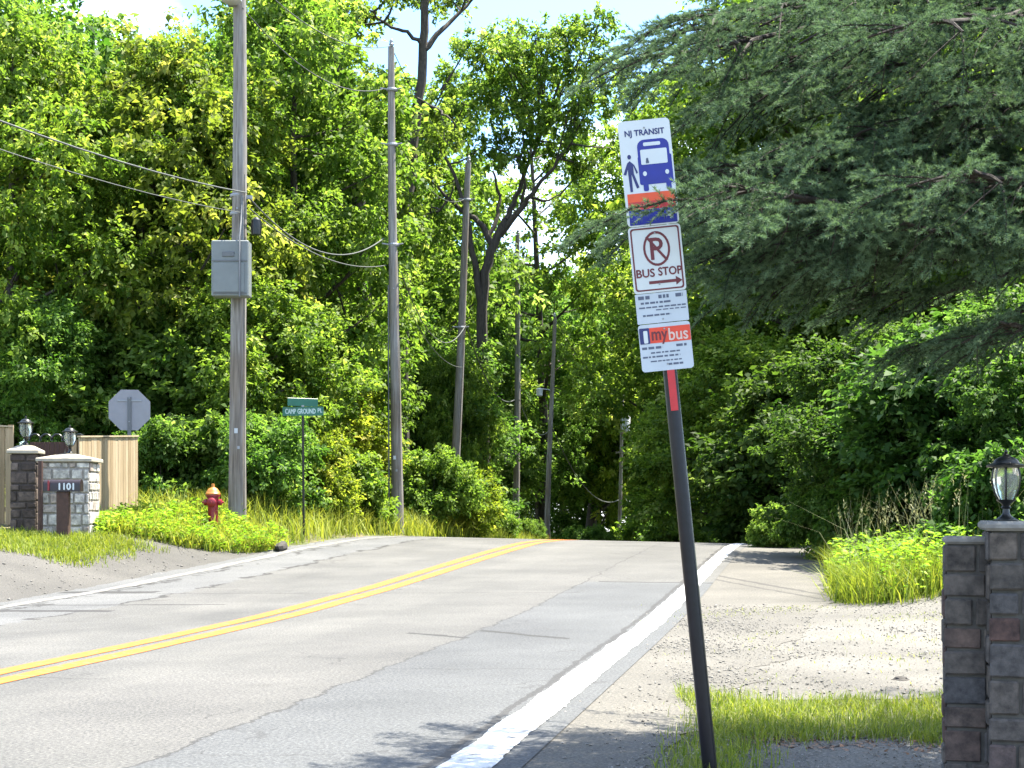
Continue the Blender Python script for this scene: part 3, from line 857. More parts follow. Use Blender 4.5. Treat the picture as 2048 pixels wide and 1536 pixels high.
for i in range(22):     # the rest of the tree, away from the road and above the frame
    az = i * 2.39996; z = 2.6 + i * .31; ln = max(.8, 3.4 - i * .135)
    dx, dy = math.cos(az) * ln, math.sin(az) * ln
    if z < 7.5 and dx < .5: dx = abs(dx) + .6
    put_bough(i, Vector((sx + dx, sy + dy, sz + z - .22 * ln)), z + .2, rs.uniform(-.2, .2))

# ------------------------------------------------------------------ grass and weeds
def blades(name, XY, h, w, mat_, seed, lean=.35, hue=(.5, .2), label=None):
    r = np.random.default_rng(seed)
    n = len(XY)
    X, Y = XY[:, 0], XY[:, 1]
    base = np.stack([X, Y, G(X, Y) - .01], 1)
    az = r.random(n) * 6.283; ln = r.gamma(2.0, lean / 2, n)[:, None]
    d = np.stack([np.cos(az), np.sin(az), np.zeros(n)], 1)
    s = np.stack([-np.sin(az + r.normal(0, .6, n)), np.cos(az), np.zeros(n)], 1)
    hh = (h * r.uniform(.45, 1.25, n))[:, None]; ww = (w * r.uniform(.6, 1.3, n))[:, None]
    up = np.array([0, 0, 1.0])
    m = base + up * hh * .55 + d * hh * ln * .35
    t = base + up * hh * (1 - .25 * ln) + d * hh * ln
    V = np.stack([base - s * ww / 2, base + s * ww / 2, m + s * ww * .42, m - s * ww * .42, t + s * ww * .06, t - s * ww * .06], 1).reshape(-1, 3)
    k = np.arange(n)[:, None] * 6
    Fc = np.concatenate([k + np.array([0, 1, 2, 3]), k + np.array([3, 2, 4, 5])], 1).reshape(-1, 4)
    hu = np.clip(r.normal(hue[0], hue[1], n), 0, 1)
    o = link(name, np_mesh(name, V, Fc, {'hue': np.repeat(hu, 2)}), None, [mat_])
    o['kind'] = 'stuff'
    if label: o['label'] = label
    return o

def scatter(seed, n, x0, x1, y0, y1, keep):
    r = np.random.default_rng(seed)
    P = np.stack([r.uniform(x0, x1, n), r.uniform(y0, y1, n)], 1)
    # clumping
    ph = np.sin(P[:, 0] * 3.1 + 1.3 * np.sin(P[:, 1] * 2.3)) * np.sin(P[:, 1] * 2.7 + 1.1 * np.sin(P[:, 0] * 1.9))
    k = keep(P[:, 0], P[:, 1]) * (.65 + .35 * ph)
    return P[r.random(n) < k]

# near strip between the post and the stone wall
def near_keep(X, Y):
    u = lat(X, Y)
    front = 8.3 + .25 * np.sin(X * 2.2) + .12 * np.sin(X * 7.1)
    back = 10.15 + .35 * np.sin(X * 1.7 + 1) + .15 * np.sin(X * 6.3)
    strip_ = sstep(front - .12, front + .25, Y) * sstep(back + .2, back - .45, Y) * (X > 1.15)
    post = np.exp(-(((u - 5.72) / .22) ** 2)) * sstep(10.4, 9.6, Y)
    return np.clip(strip_ + post * .7, 0, 1)
blades('grass', scatter(51, 60000, .7, 4.2, 6.5, 10.8, near_keep), .10, .006, GRASSM, 52, .6, (.34, .26), 'sunlit rough grass strip beside the leaning sign post')
blades('dry_grass', scatter(81, 12000, .7, 4.2, 6.5, 10.8, near_keep), .085, .005, DRYM, 82, .9, (.5, .3), 'dry straw blades among the rough grass strip')
def drive_keep(X, Y):
    a = np.sin(X * 1.3 + Y * .4 + 2 * np.sin(Y * .9)) * np.sin(Y * 1.7 + 1.2 * np.sin(X * 1.1))
    return .03 + .65 * sstep(.45, .85, a) + .5 * np.exp(-((lat(X, Y) - 5.75 - .15 * np.sin(Y * 3)) / .16) ** 2) * (np.sin(Y * 1.9) > -.2)
blades('grass', scatter(53, 16000, 1.3, 6.5, 10.3, 18.2, drive_keep), .05, .006, GRASSM, 54, .8, (.6, .25), 'thin grass tufts growing through the pale gravel drive')
blades('needle_litter', scatter(55, 16000, 1.2, 4.0, 7.5, 10.6, lambda X, Y: np.exp(-((Y - 8.2 - .2 * np.sin(X * 2.2)) / .22) ** 2) * (.4 + .6 * (X > 1.7)) + .12), .03, .004, LITTER, 56, 2.2, (.5, .25), 'brown dry needles along the edge of the grass strip')
# right bank: bright weeds then tall seeding grass
def rb_keep(X, Y):
    u = lat(X, Y)
    e = 18.2 - .25 * (X - 5) + .5 * np.sin(X * 2.3)
    return sstep(e - .2, e + .6, Y) * sstep(6.35, 6.9, u) * (Y < 26) + (u > 6.6) * (Y >= 26)
blades('grass', scatter(57, 80000, 3.8, 10, 16.5, 26, rb_keep), .50, .014, GRASSM, 58, .55, (.30, .25), 'bright green grass bank beside the gravel drive')
blades('grass', scatter(59, 16000, 5.5, 13, 26, 44, lambda X, Y: (lat(X, Y) > 6.7) * .8), .35, .02, GRASSM, 60, .5, (.5, .22), 'grass along the far right shoulder')
def weed_leaves(name, seed, P, hmax, ll, label, tint=(1, 1, 1), per=16):
    r = np.random.default_rng(seed); n = len(P)
    b = np.stack([P[:, 0], P[:, 1], G(P[:, 0], P[:, 1])], 1)
    hh = hmax * r.uniform(.4, 1.1, n)
    ln = r.normal(0, .16, (n, 2))
    t = r.random((n, per)) ** .8
    Pp = b[:, None] + np.stack([ln[:, :1] * hh[:, None] * t, ln[:, 1:] * hh[:, None] * t, hh[:, None] * t], -1) + r.normal(0, .03, (n, per, 3))
    az = r.random((n, per)) * 6.283
    D = np.stack([np.cos(az), np.sin(az), r.normal(.25, .35, (n, per))], -1)
    Nn = np.array([0, 0, 1.]) + r.normal(0, .35, (n, per, 3))
    L = (ll * r.uniform(.6, 1.3, n * per))
    hue = np.clip(r.normal(.55, .2, (n, 1)) + r.normal(0, .1, (n, per)), 0, 1).ravel()
    o = link(name, leaf_mesh(name, Pp.reshape(-1, 3), D.reshape(-1, 3), Nn.reshape(-1, 3), L, L * .42, hue), None, [LEAF])
    o.color = (*tint, 1); o['kind'] = 'stuff'; o['label'] = label
    return o
weed_leaves('weeds', 61, scatter(62, 1700, 4.6, 8.6, 17.2, 22.5, lambda X, Y: rb_keep(X, Y) * sstep(4.3, 5.6, X)), .66, .09, 'bright leafy weeds heaped against the stone wall', (1.25, 1.40, .7))
weed_leaves('weeds', 63, scatter(64, 2200, 4.4, 10, 20, 27, lambda X, Y: (lat(X, Y) > 6.6) * 1.0), .62, .11, 'darker tall weeds behind the bright weeds', (.9, 1.0, .75))
def stalks(name, seed, P, h, label):
    o = blades(name, P, h, .007, DRYM, seed, .28, (.5, .2), label)
    # seed heads
    return o
stalks('tall_grass', 65, scatter(66, 700, 4.6, 9.5, 19.5, 25, lambda X, Y: (lat(X, Y) > 6.7) * 1.0), 1.25, 'tall seeding grass stalks on the right bank')
def seed_heads(seed, P, h):
    r = np.random.default_rng(seed); n = len(P); per = 14
    b = np.stack([P[:, 0], P[:, 1], G(P[:, 0], P[:, 1])], 1)
    hh = h * r.uniform(.75, 1.15, n); ln = r.normal(.08, .12, (n, 2))
    t = r.uniform(.78, 1.0, (n, per))
    Pp = b[:, None] + np.stack([ln[:, :1] * hh[:, None] * t ** 2, ln[:, 1:] * hh[:, None] * t ** 2, hh[:, None] * t], -1) + r.normal(0, .008, (n, per, 3))
    D = np.stack([r.normal(0, .5, (n, per)), r.normal(0, .5, (n, per)), np.ones((n, per))], -1)
    Nn = r.normal(size=(n, per, 3)); L = .05 * r.uniform(.6, 1.3, n * per)
    o = link('tall_grass', leaf_mesh('tall_grass', Pp.reshape(-1, 3), D.reshape(-1, 3), Nn.reshape(-1, 3), L, L * .3, r.random(n * per)), None, [DRYM])
    o['kind'] = 'stuff'; o['label'] = 'pale seed heads of the tall grass on the right bank'
seed_heads(67, scatter(68, 260, 4.6, 9.5, 19.5, 25, lambda X, Y: (lat(X, Y) > 6.7) * 1.0), 1.25)
# left: hydrant mound, verge, mailbox grass
def mound(X, Y):
    return sstep(1.0, .8, ((X + 6.35) / 1.95) ** 2 + ((Y - 27.9 - .45 * (X + 6.35)) / 1.9) ** 2) * (1 - .92 * np.exp(-((X + 5.87) / .28) ** 2 - ((Y - 28.0) / .55) ** 2))
blades('grass', scatter(71, 30000, -8.5, -4.2, 25, 30.6, mound), .34, .022, GRASSM, 72, .6, (.62, .2), 'bright grass mound round the hydrant and the cabinet pole')
weed_leaves('weeds', 73, scatter(74, 2600, -8.5, -4.2, 25, 30.6, mound), .36, .10, 'leafy weeds growing on the hydrant mound', (1.25, 1.42, .6), 12)
def verge(X, Y):
    u = lat(X, Y)
    return sstep(-4.15, -4.6, u) * (Y > 29.6) * sstep(-13, -8, u)
blades('grass', scatter(75, 90000, -12, 2, 29.5, 62, verge), .62, .024, GRASSM, 76, .5, (.55, .22), 'tall sunlit verge grass along the left of the road')
def boxgrass(X, Y):
    return sstep(22.0, 22.6, Y) * sstep(26.0, 25.0, Y) * sstep(-4.9, -5.5, lat(X, Y)) * (X < -5.5 - .2 * (Y - 22) + .4 * np.sin(Y * 3))
blades('grass', scatter(77, 34000, -11, -5.6, 21.8, 26, boxgrass), .15, .014, GRASSM, 78, .6, (.4, .2), 'shaded grass round the foot of the mailbox')
weed_leaves('weeds', 79, scatter(80, 420, -8.2, -7.2, 25.6, 28, lambda X, Y: 1.0 + 0 * X), .3, .1, 'small weeds at the foot of the tan fence', (1.2, 1.3, .7), 10)

GRAVEL = attr_stone('loose_gravel', [(0, (.13, .125, .115)), (.5, (.25, .24, .215)), (1, (.38, .365, .34))], 30)
def pebbles(name, label, seed, P, smin, smax):
    r = np.random.default_rng(seed); n = len(P)
    b = np.stack([P[:, 0], P[:, 1], G(P[:, 0], P[:, 1]) + .012], 1)
    o8 = np.array([(1, 0, 0), (0, 1, 0), (-1, 0, 0), (0, -1, 0), (0, 0, 1), (0, 0, -1)], float)
    sz_ = smin * (smax / smin) ** (r.random(n) ** 2.2)
    V = b[:, None] + o8[None] * (sz_[:, None, None] * r.uniform(.6, 1.3, (n, 6, 1))) * np.array([1, 1, .55]) + r.normal(0, .12, (n, 6, 3)) * sz_[:, None, None]
    f8 = np.array([(0, 1, 4), (1, 2, 4), (2, 3, 4), (3, 0, 4), (1, 0, 5), (2, 1, 5), (3, 2, 5), (0, 3, 5)])
    Fc = (np.arange(n)[:, None, None] * 6 + f8[None]).reshape(-1, 3)
    o = link(name, np_mesh(name, V.reshape(-1, 3), Fc, {'hue': np.repeat(np.clip(r.normal(.5, .25, n), 0, 1), 8)}), None, [GRAVEL])
    o['kind'] = 'stuff'; o['label'] = label
pebbles('gravel', 'loose gravel on the pale drive at the right', 91, scatter(92, 26000, 1.2, 7.5, 9.9, 18.4, lambda X, Y: .25 + .75 * (np.sin(X * 1.9 + Y) * np.sin(Y * 1.4 - X * .7) > .1)), .005, .017)
pebbles('gravel', 'grit along the edge of the right shoulder', 93, scatter(94, 9000, -.6, 3.2, 7, 18, lambda X, Y: np.exp(-((lat(X, Y) - 5.25) / .35) ** 2)), .004, .016)
pebbles('gravel', 'loose gravel on the near end of the drive beside the sign post', 97, scatter(98, 9000, .6, 3.4, 6.6, 8.5, lambda X, Y: (lat(X, Y) > 5.3) * .9), .003, .013)
blades('dry_leaves', scatter(99, 2600, 1.3, 3.2, 7.2, 8.6, lambda X, Y: np.exp(-((Y - 8.05 + .25 * (X - 2)) / .25) ** 2)), .035, .02, LITTER, 100, 2.6, (.6, .3), 'brown fallen leaves at the near edge of the grass strip')
pebbles('gravel', 'loose stones before the mailbox at the left', 95, scatter(96, 2600, -10, -5.4, 18, 28, lambda X, Y: (lat(X, Y) < -4.2) * .8), .008, .035)

# ------------------------------------------------------------------ bus stop sign
def text_faces(s, size):
    cu = bpy.data.curves.new('t', 'FONT'); cu.body = s; cu.size = size; cu.align_x = 'CENTER'; cu.align_y = 'CENTER'
    cu.resolution_u = 3
    o = bpy.data.objects.new('t', cu); col.objects.link(o)
    bpy.context.view_layer.update()
    me = bpy.data.meshes.new_from_object(o.evaluated_get(bpy.context.evaluated_depsgraph_get()))
    vs = [tuple(v.co) for v in me.vertices]; fs = [tuple(p.vertices) for p in me.polygons]
    bpy.data.objects.remove(o); bpy.data.curves.remove(cu); bpy.data.meshes.remove(me)
    return vs, fs
def lettering(mb, s, cx, cz, w, h, y, bold=.0, m=0):
    """text s fitted to width w and height h, in the x,z plane at depth y, facing -y"""
    vs, fs = text_faces(s, 1.0)
    xs_ = [v[0] for v in vs]; ys_ = [v[1] for v in vs]
    kx = w / (max(xs_) - min(xs_)); kz = h / (max(ys_) - min(ys_)); mx = (max(xs_) + min(xs_)) / 2; mz = (max(ys_) + min(ys_)) / 2
    offs = [(0, 0)] if not bold else [(0, 0), (bold, 0), (-bold, 0), (0, bold), (0, -bold)]
    for j, (ox, oz) in enumerate(offs):
        mb.add([(cx + (v[0] - mx) * kx + ox, y - j * .00012, cz + (v[1] - mz) * kz + oz) for v in vs], fs, m)

def rrect(x0, z0, x1, z1, r, n=5):
    out = []
    for cx, cz, a0 in ((x1 - r, z0 + r, -90), (x1 - r, z1 - r, 0), (x0 + r, z1 - r, 90), (x0 + r, z0 + r, 180)):
        for k in range(n + 1):
            a = R(a0 + 90 * k / n); out.append((cx + r * math.cos(a), cz + r * math.sin(a)))
    return out
def ell(cx, cz, rx, rz, n=28): return [(cx + rx * math.cos(2 * math.pi * k / n), cz + rz * math.sin(2 * math.pi * k / n)) for k in range(n)]
def ring(mb, outer, inner, y, m=0):
    n = len(outer)
    vs = [(x, y, z) for x, z in outer] + [(x, y, z) for x, z in inner]
    mb.add(vs, [(k, (k + 1) % n, n + (k + 1) % n, n + k) for k in range(n)], m)

SY = 7.05
bx_, bz_ = (1424 - CX) / F * SY, g((1424 - CX) / F * SY, SY)
sign = empty('bus_stop_sign', (bx_, SY, bz_), 'leaning bus stop sign on a dark post at the right shoulder', 'sign', None, (0, R(-5.75), 0))
PX = SY / F                                   # metres per photo pixel there
W_ = 104 * PX; ZB = 2.005; ZT = ZB + 503 * PX
ox = -.012
def u2(u): return ox - W_ / 2 + u / 100 * W_
def v2(v): return ZT - v * PX
mb = MB(); mb.tube([(0, .037, -.3), (0, .037, 1.2), (0, .037, ZT - .1)], [.037, .036, .034], 16)
mb.build('post', M_['steel_post'], sign, True)
mb = MB(); mb.box((.0, -.0012, (ZB + v2(560)) / 2 - .03), (.036, .003, ZB - v2(560) + .06), ch=0)
mb.build('red_strip', M_['redtape'], sign)
FR = -.004
# --- top panel
mb = MB(); mb.plate(rrect(u2(0), v2(212), u2(100), v2(0), .022), FR, -.001)
top = mb.build('transit_panel', M_['white_sign'], sign)
mb = MB(); lettering(mb, 'NJ TRANSIT', u2(50), v2(27), .76 * W_, 15 * PX, FR - .0012, .0012)
mb.build('lettering', M_['navy'], top)
def up(pts, y): return [(u2(a), y, v2(b)) for a, b in pts]
mb = MB()
body = rrect(u2(34), v2(128), u2(96), v2(38), .012)
mb.plate(rrect(u2(33), v2(90), u2(94), v2(40), .035), FR - .0014, FR - .0002)
mb.plate(rrect(u2(32), v2(130), u2(97), v2(72), .010), FR - .0016, FR - .0003)
for a in (38, 82): mb.plate(rrect(u2(a), v2(143), u2(a + 10), v2(126), .008), FR - .0015, FR - .0002)
mb.build('bus_symbol', M_['blue'], top)
mb = MB()
mb.plate(rrect(u2(38), v2(90), u2(89), v2(60), .006), FR - .0026, FR - .0018)
mb.plate(rrect(u2(45), v2(53), u2(78), v2(46), .006), FR - .0026, FR - .0018)
for a in (43, 86): mb.plate(ell(u2(a), v2(108), .0095, .0115, 14), FR - .0026, FR - .0018)
mb.build('bus_windows', M_['white_sign'], top)
mb = MB(); mb.plate(ell(u2(50), v2(80), .006, .008, 12), FR - .0034, FR - .0028); mb.plate(rrect(u2(47), v2(88), u2(53), v2(82), .003), FR - .0034, FR - .0028)
mb.build('driver_symbol', M_['ink'], top)
mb = MB()
mb.plate(ell(u2(16), v2(72), .0092, .0115, 14), FR - .0014, FR - .0002)
for pl in ([(11, 84), (16, 80), (22, 86), (22, 108), (11, 108)], [(11, 84), (14, 88), (7, 108), (2, 106)], [(21, 86), (24, 88), (30, 104), (27, 107)], [(11, 106), (17, 106), (17, 142), (12, 142)], [(17, 106), (22, 106), (30, 134), (25, 136)]):
    P2 = [(u2(a), v2(b)) for a, b in pl]
    ar = sum(P2[i][0] * P2[(i + 1) % len(P2)][1] - P2[(i + 1) % len(P2)][0] * P2[i][1] for i in range(len(P2)))
    if ar < 0: P2.reverse()
    mb.plate(P2, FR - .0013 - .0001 * len(mb.f) / 7, FR - .0002)
mb.build('passenger_symbol', M_['navy'], top)
for a, b, mt in ((146, 163, 'orange'), (163, 179, 'red'), (179, 209, 'blue')):
    mb = MB(); mb.plate(rrect(u2(5), v2(b), u2(96.5), v2(a), .0008, 1), FR - .0014, FR - .0002)
    mb.build('stripe', M_[mt], top)
# --- no parking panel
mb = MB(); mb.plate(rrect(u2(-.5), v2(346), u2(100.5), v2(213.2), .016), FR - .001, -.0005)
npk = mb.build('no_parking_panel', M_['white_sign'], sign)
y = FR - .0022
mb = MB()
ring(mb, rrect(u2(3), v2(342), u2(97), v2(216), .014), rrect(u2(6), v2(339), u2(94), v2(219), .011), y)
mb.build('border', M_['maroon'], npk)
mb = MB()
ring(mb, ell(u2(51), v2(259), 27 * PX, 35 * PX), ell(u2(51), v2(259), 22.5 * PX, 30 * PX), y)
a = Matrix.Rotation(R(-53), 3, 'Y')
mb.box((u2(51), y - .0006, v2(259)), (63 * PX, .0006, 5 * PX), Matrix.Rotation(R(53), 3, 'Y'))
mb.build('prohibition_ring', M_['maroon'], npk)
mb = MB(); lettering(mb, 'P', u2(51), v2(259), 25 * PX, 43 * PX, y, .0018); mb.build('lettering', M_['ink'] if False else M_['maroon'], npk)
mb = MB(); lettering(mb, 'BUS', u2(25), v2(306.5), 36 * PX, 16 * PX, y, .0015); mb.build('lettering', M_['maroon'], npk)
mb = MB(); lettering(mb, 'STOP', u2(72.5), v2(305.5), 47 * PX, 16 * PX, y, .0015); mb.build('lettering', M_['maroon'], npk)
mb = MB(); mb.plate([(u2(30), v2(329)), (u2(82), v2(329)), (u2(82), v2(335)), (u2(94), v2(326)), (u2(82), v2(317)), (u2(82), v2(323)), (u2(30), v2(323))], y, y + .0008)
mb.build('arrow', M_['maroon'], npk)
# --- route notice
def greek(mb, rows, y, seed):
    r = random.Random(seed)
    for v, a, b, hgt in rows:
        u = a
        while u < b:
            w = r.uniform(4, 13); w = min(w, b - u)
            mb.plate([(u2(u), v2(v + hgt / 2)), (u2(u + w), v2(v + hgt / 2)), (u2(u + w), v2(v - hgt / 2)), (u2(u), v2(v - hgt / 2))], y, y + .0006); u += w + r.uniform(1.5, 3)
mb = MB(); mb.plate(rrect(u2(.3), v2(407), u2(99.7), v2(347), .004), FR + .0003, -.0007)
nt_ = mb.build('route_notice', M_['grey_sign'], sign)
for q_ in ((355, 6, 30, 7), (355, 45, 66, 7), (355, 78, 92, 7)):
    mb = MB(); greek(mb, [q_], FR - .0008, int(q_[1])); mb.build('lettering', M_['ink'], nt_)
mb = MB(); greek(mb, [(366, 10, 68, 4), (375, 6, 96, 3), (381, 38, 96, 2.2), (391, 12, 66, 3.5)], FR - .0008, 3)
mb.build('lettering', M_['ink'], nt_)
# --- mybus panel
mb = MB(); mb.plate(rrect(u2(0), v2(503), u2(100), v2(408.5), .016), FR, -.0009)
myb = mb.build('information_panel', M_['grey_sign'], sign)
mb = MB(); mb.plate(rrect(u2(2), v2(447), u2(99.5), v2(416), .003, 2), FR - .0014, FR - .0002); mb.build('red_band', M_['band_red'], myb)
mb = MB(); mb.plate(rrect(u2(1.6), v2(447.4), u2(21), v2(415.6), .004, 3), FR - .0020, FR - .0003); mb.build('navy_square', M_['navy'], myb)
mb = MB(); mb.plate(rrect(u2(9), v2(446), u2(17), v2(421), .005), FR - .0028, FR - .0022); mb.build('phone_symbol', M_['white_sign'], myb)
mb = MB(); lettering(mb, 'my', u2(40), v2(437), 31 * PX, 25 * PX, FR - .0024, .0016); mb.build('lettering', M_['maroon'], myb)
mb = MB(); lettering(mb, 'bus', u2(76), v2(432), 38 * PX, 24 * PX, FR - .0024, .0012); mb.build('lettering', M_['pinkwhite'], myb)
mb = MB(); greek(mb, [(456, 4, 44, 5), (455, 70, 90, 5), (466, 20, 76, 3), (474, 4, 76, 3.4), (483, 18, 78, 2.6), (491, 52, 80, 4)], FR - .0010, 5)
mb.build('lettering', M_['ink'], myb)
for v in (16, 200, 228, 330, 400, 420, 490):
    mb = MB(); mb.lathe([(.0045, -.002), (.0045, .001), (.003, .0022)], 10, (u2(50), FR - .0034, v2(v)), Matrix.Rotation(R(90), 3, 'X'))
    mb.build('bolt', M_['galv'], sign)

# ------------------------------------------------------------------ utility poles
UG = 'wooden utility poles along the left of the road'
def utility_pole(label, pb, pt, Y, db, dt):
    """pb / pt = (px,py) of a low and a high point on the pole axis"""
    a = at(*pb, Y); b = at(*pt, Y)
    sl = (b.x - a.x) / (b.z - a.z)
    z0 = g(a.x, Y); x0 = a.x + sl * (z0 - a.z)
    o = empty('utility_pole', (x0, Y, z0), label, 'utility pole', UG)
    hgt = b.z - z0
    r = random.Random(int(Y))
    n = 14; pts = []; rad = []
    for k in range(n):
        f = k / (n - 1); z = -.4 + (hgt + .4) * f
        pts.append((sl * z + .025 * math.sin(f * 5 + Y), .02 * math.sin(f * 4 + 2 * Y), z)); rad.append((db * (1 - f) + dt * f) / 2 * (1.06 if k < 2 else 1))
    mb = MB(); mb.tube(pts, rad, 16); mb.build('shaft', POLE, o, True, 60)
    return o, sl, hgt, x0, z0
poles = []
P1 = utility_pole('nearest utility pole, with a big grey cabinet', (477, 1050), (478, -140), 29.5, .36, .25); poles.append(P1)
P2_ = utility_pole('tall utility pole second from the left, just behind the crest bushes', (793, 1040), (783, 95), 38.7, .33, .17); poles.append(P2_)
P3 = utility_pole('third utility pole, leaning right, foot hidden by a shrub', (908, 960), (938, 325), 50, .34, .2); poles.append(P3)
P4 = utility_pole('fourth utility pole, slim and straight with a small grey meter box', (1032, 1040), (1036, 470), 62, .31, .19); poles.append(P4)
P5 = utility_pole('fifth utility pole, with an orange wrap at its foot', (1094, 1075), (1109, 635), 72, .30, .17); poles.append(P5)
P6 = utility_pole('farthest utility pole, carrying a white transformer', (1238, 1070), (1246, 790), 88, .26, .17); poles.append(P6)
def onp(P, z):
    """local x of a pole's axis at world height z"""
    return P[1] * (z - P[4])
# pole 1: cabinet, conduit, brackets, transformer
o, sl, hg, x0, z0 = P1
def lz(py, Y, zz0): return CH - (py - HY) / F * Y - zz0
Y1 = 29.5; k1 = Y1 / F
zc0, zc1 = lz(600, Y1, z0), lz(490, Y1, z0); cxp = (471 - 477.5) * k1
mb = MB(); mb.box((cxp, -.38, (zc0 + zc1) / 2), (73 * k1, .36, zc1 - zc0), ch=.02); cab = mb.build('cabinet', M_['cabinet'], o)
mb = MB(); mb.box((cxp - .02, -.575, zc0 + (zc1 - zc0) * .33), (60 * k1, .02, (zc1 - zc0) * .52), ch=.006); mb.build('door', M_['cabinet'], cab)
mb = MB(); mb.box((cxp, -.572, zc0 + (zc1 - zc0) * .635), (70 * k1, .016, .025)); mb.box((cxp, -.572, zc0 + .06), (66 * k1, .016, .018)); mb.build('seam_trim', M_['cabinet_dark'], cab)
mb = MB(); mb.box((cxp - .03, -.572, zc0 + (zc1 - zc0) * .75), (.24, .018, .10), ch=.008); mb.build('nameplate', M_['cabinet_dark'], cab)
mb = MB(); mb.tube([(cxp + .2, -.60, zc0 - .02), (cxp + .2, -.60, zc1 + .05), (cxp + .17, -.30, zc1 + .4), (.1, -.19, zc1 + .8)], .018, 8); mb.tube([(.12, -.19, zc1), (.10, -.18, lz(395, Y1, z0))], .03, 8); mb.build('conduit', M_['cabinet_dark'], o, True)
for zz_ in (zc0 + .15, zc1 - .15):
    mb = MB(); mb.box((.0, -.19, zz_), (.26, .05, .06)); mb.build('bracket', M_['galv'], o)
for py in (392, 428):
    mb = MB(); mb.lathe([(.165, -.03), (.175, 0), (.165, .03)], 16, (0, 0, lz(py, Y1, z0))); mb.build('pole_band', M_['galv'], o)
mb = MB(); mb.box((.16, -.02, lz(395, Y1, z0)), (.25, .06, .07)); mb.build('cable_arm', M_['galv'], o)
mb = MB(); mb.lathe([(.02, -.18), (.10, -.16), (.115, 0), (.10, .14), (.03, .2)], 14, (.37, -.05, lz(455, Y1, z0))); mb.build('splice_case', M_['black'], o, True)
mb = MB(); mb.lathe([(.12, 0), (.2, .04), (.21, .12), (.21, .75), (.19, .85), (.05, .9)], 20, (-.06, -.40, lz(20, Y1, z0))); tr = mb.build('transformer', M_['transformer'], o, True)
mb = MB(); mb.lathe([(.04, .88), (.05, .93), (.03, .97), (.05, 1.0), (.02, 1.1)], 10, (-.06, -.40, lz(20, Y1, z0))); mb.build('bushing', M_['porcelain'], tr, True)
for zz_ in (0, .45):
    mb = MB(); mb.box((-.1, -.1, lz(12, Y1, z0) + zz_), (.2, .2, .06)); mb.build('bracket', M_['galv'], o)
def insulator(P, py, Y, dx=.0):
    o, sl, hg, x0, z0 = P
    z = lz(py, Y, z0)
    mb = MB(); mb.lathe([(.03, 0), (.05, .03), (.07, .08), (.05, .11), (.06, .15), (.04, .2), (.015, .23)], 10, (sl * z + dx, -.02, z)); mb.build('insulator', M_['porcelain'], o, True)
insulator(P2_, 95, 38.7); insulator(P3, 325, 50); insulator(P4, 470, 62); insulator(P5, 635, 72)
for P, py, Y in ((P2_, 180, 38.7), (P2_, 290, 38.7), (P2_, 490, 38.7), (P3, 400, 50), (P4, 560, 62), (P3, 655, 50)):
    o, sl, hg, x0, z0 = P; z = lz(py, Y, z0)
    mb = MB(); mb.lathe([(.14, -.04), (.155, 0), (.14, .04)], 14, (sl * z, 0, z)); mb.tube([(sl * z - .1, -.05, z), (sl * z - .30, -.12, z + .02)], .02, 6); mb.tube([(sl * z + .1, -.05, z), (sl * z + .26, -.12, z + .02)], .02, 6); mb.build('bracket', M_['galv'], o)
o, sl, hg, x0, z0 = P2_
mb = MB(); mb.tube([(sl * 1 - .19, -.02, .1), (sl * 4 - .17, -.02, 4), (sl * 6.5 - .15, -.02, 6.6)], .02, 6); mb.build('conduit', M_['cabinet_dark'], o)
o, sl, hg, x0, z0 = P4
z = lz(907, 62, z0)
mb = MB(); mb.box((sl * z - .33, -.1, z), (.42, .25, .75), ch=.02); mb.box((sl * z - .1, -.05, z), (.1, .06, .1)); mb.build('meter_box', M_['cabinet'], o)
o, sl, hg, x0, z0 = P5
mb = MB(); mb.lathe([(.165, -.1), (.168, .0), (.164, .85), (.15, .86)], 14, (sl * .4, 0, 0)); mb.build('orange_wrap', M_['orangewrap'], o, True)
z = lz(785, 72, z0)
mb = MB(); mb.lathe([(.1, -.2), (.16, -.16), (.16, .16), (.06, .22)], 14, (sl * z - .62, -.1, z)); mb.tube([(sl * z, 0, z + .1), (sl * z - .3, -.05, z + .16), (sl * z - .62, -.1, z + .18)], .025, 6); mb.build('lamp_head', M_['transformer'], o, True)
o, sl, hg, x0, z0 = P6
z = lz(865, 88, z0)
mb = MB(); mb.lathe([(.15, 0), (.26, .05), (.27, .9), (.2, 1.0), (.05, 1.08)], 16, (sl * z + .22, -.3, z)); mb.build('transformer', M_['transformer'], o, True)
mb = MB(); mb.box((sl * z + .06, -.05, lz(905, 88, z0)), (.9, .1, .1)); mb.build('crossarm', POLE, o)

for P, Yp in ((P1, 29.5), (P2_, 38.7), (P3, 50)):
    o, sl, hg, x0, z0 = P
    rr_ = .17 if P is P1 else .16
    mb = MB(); mb.box((sl * 2 - .02, -rr_ - .004, 2.0), (.07, .006, .10)); mb.build('tag', M_['transformer'], o)
    mb = MB(); mb.box((sl * 1.7 + .03, -rr_ - .004, 1.66), (.05, .006, .06)); mb.build('tag', M_['galv'], o)
    mb = MB(); mb.tube([(sl * z + rr_ * .8, -rr_ * .62, z) for z in (-.1, 2.5, 5, 7.2)], .009, 5); mb.build('ground_wire', M_['wire'], o, True)
    mb = MB(); mb.lathe([(.02, 0), (.02, .03)], 6, (sl * 6.5, -rr_ * .93, 6.5), Matrix.Rotation(R(90), 3, 'X')); mb.build('bolt', M_['galv'], o)

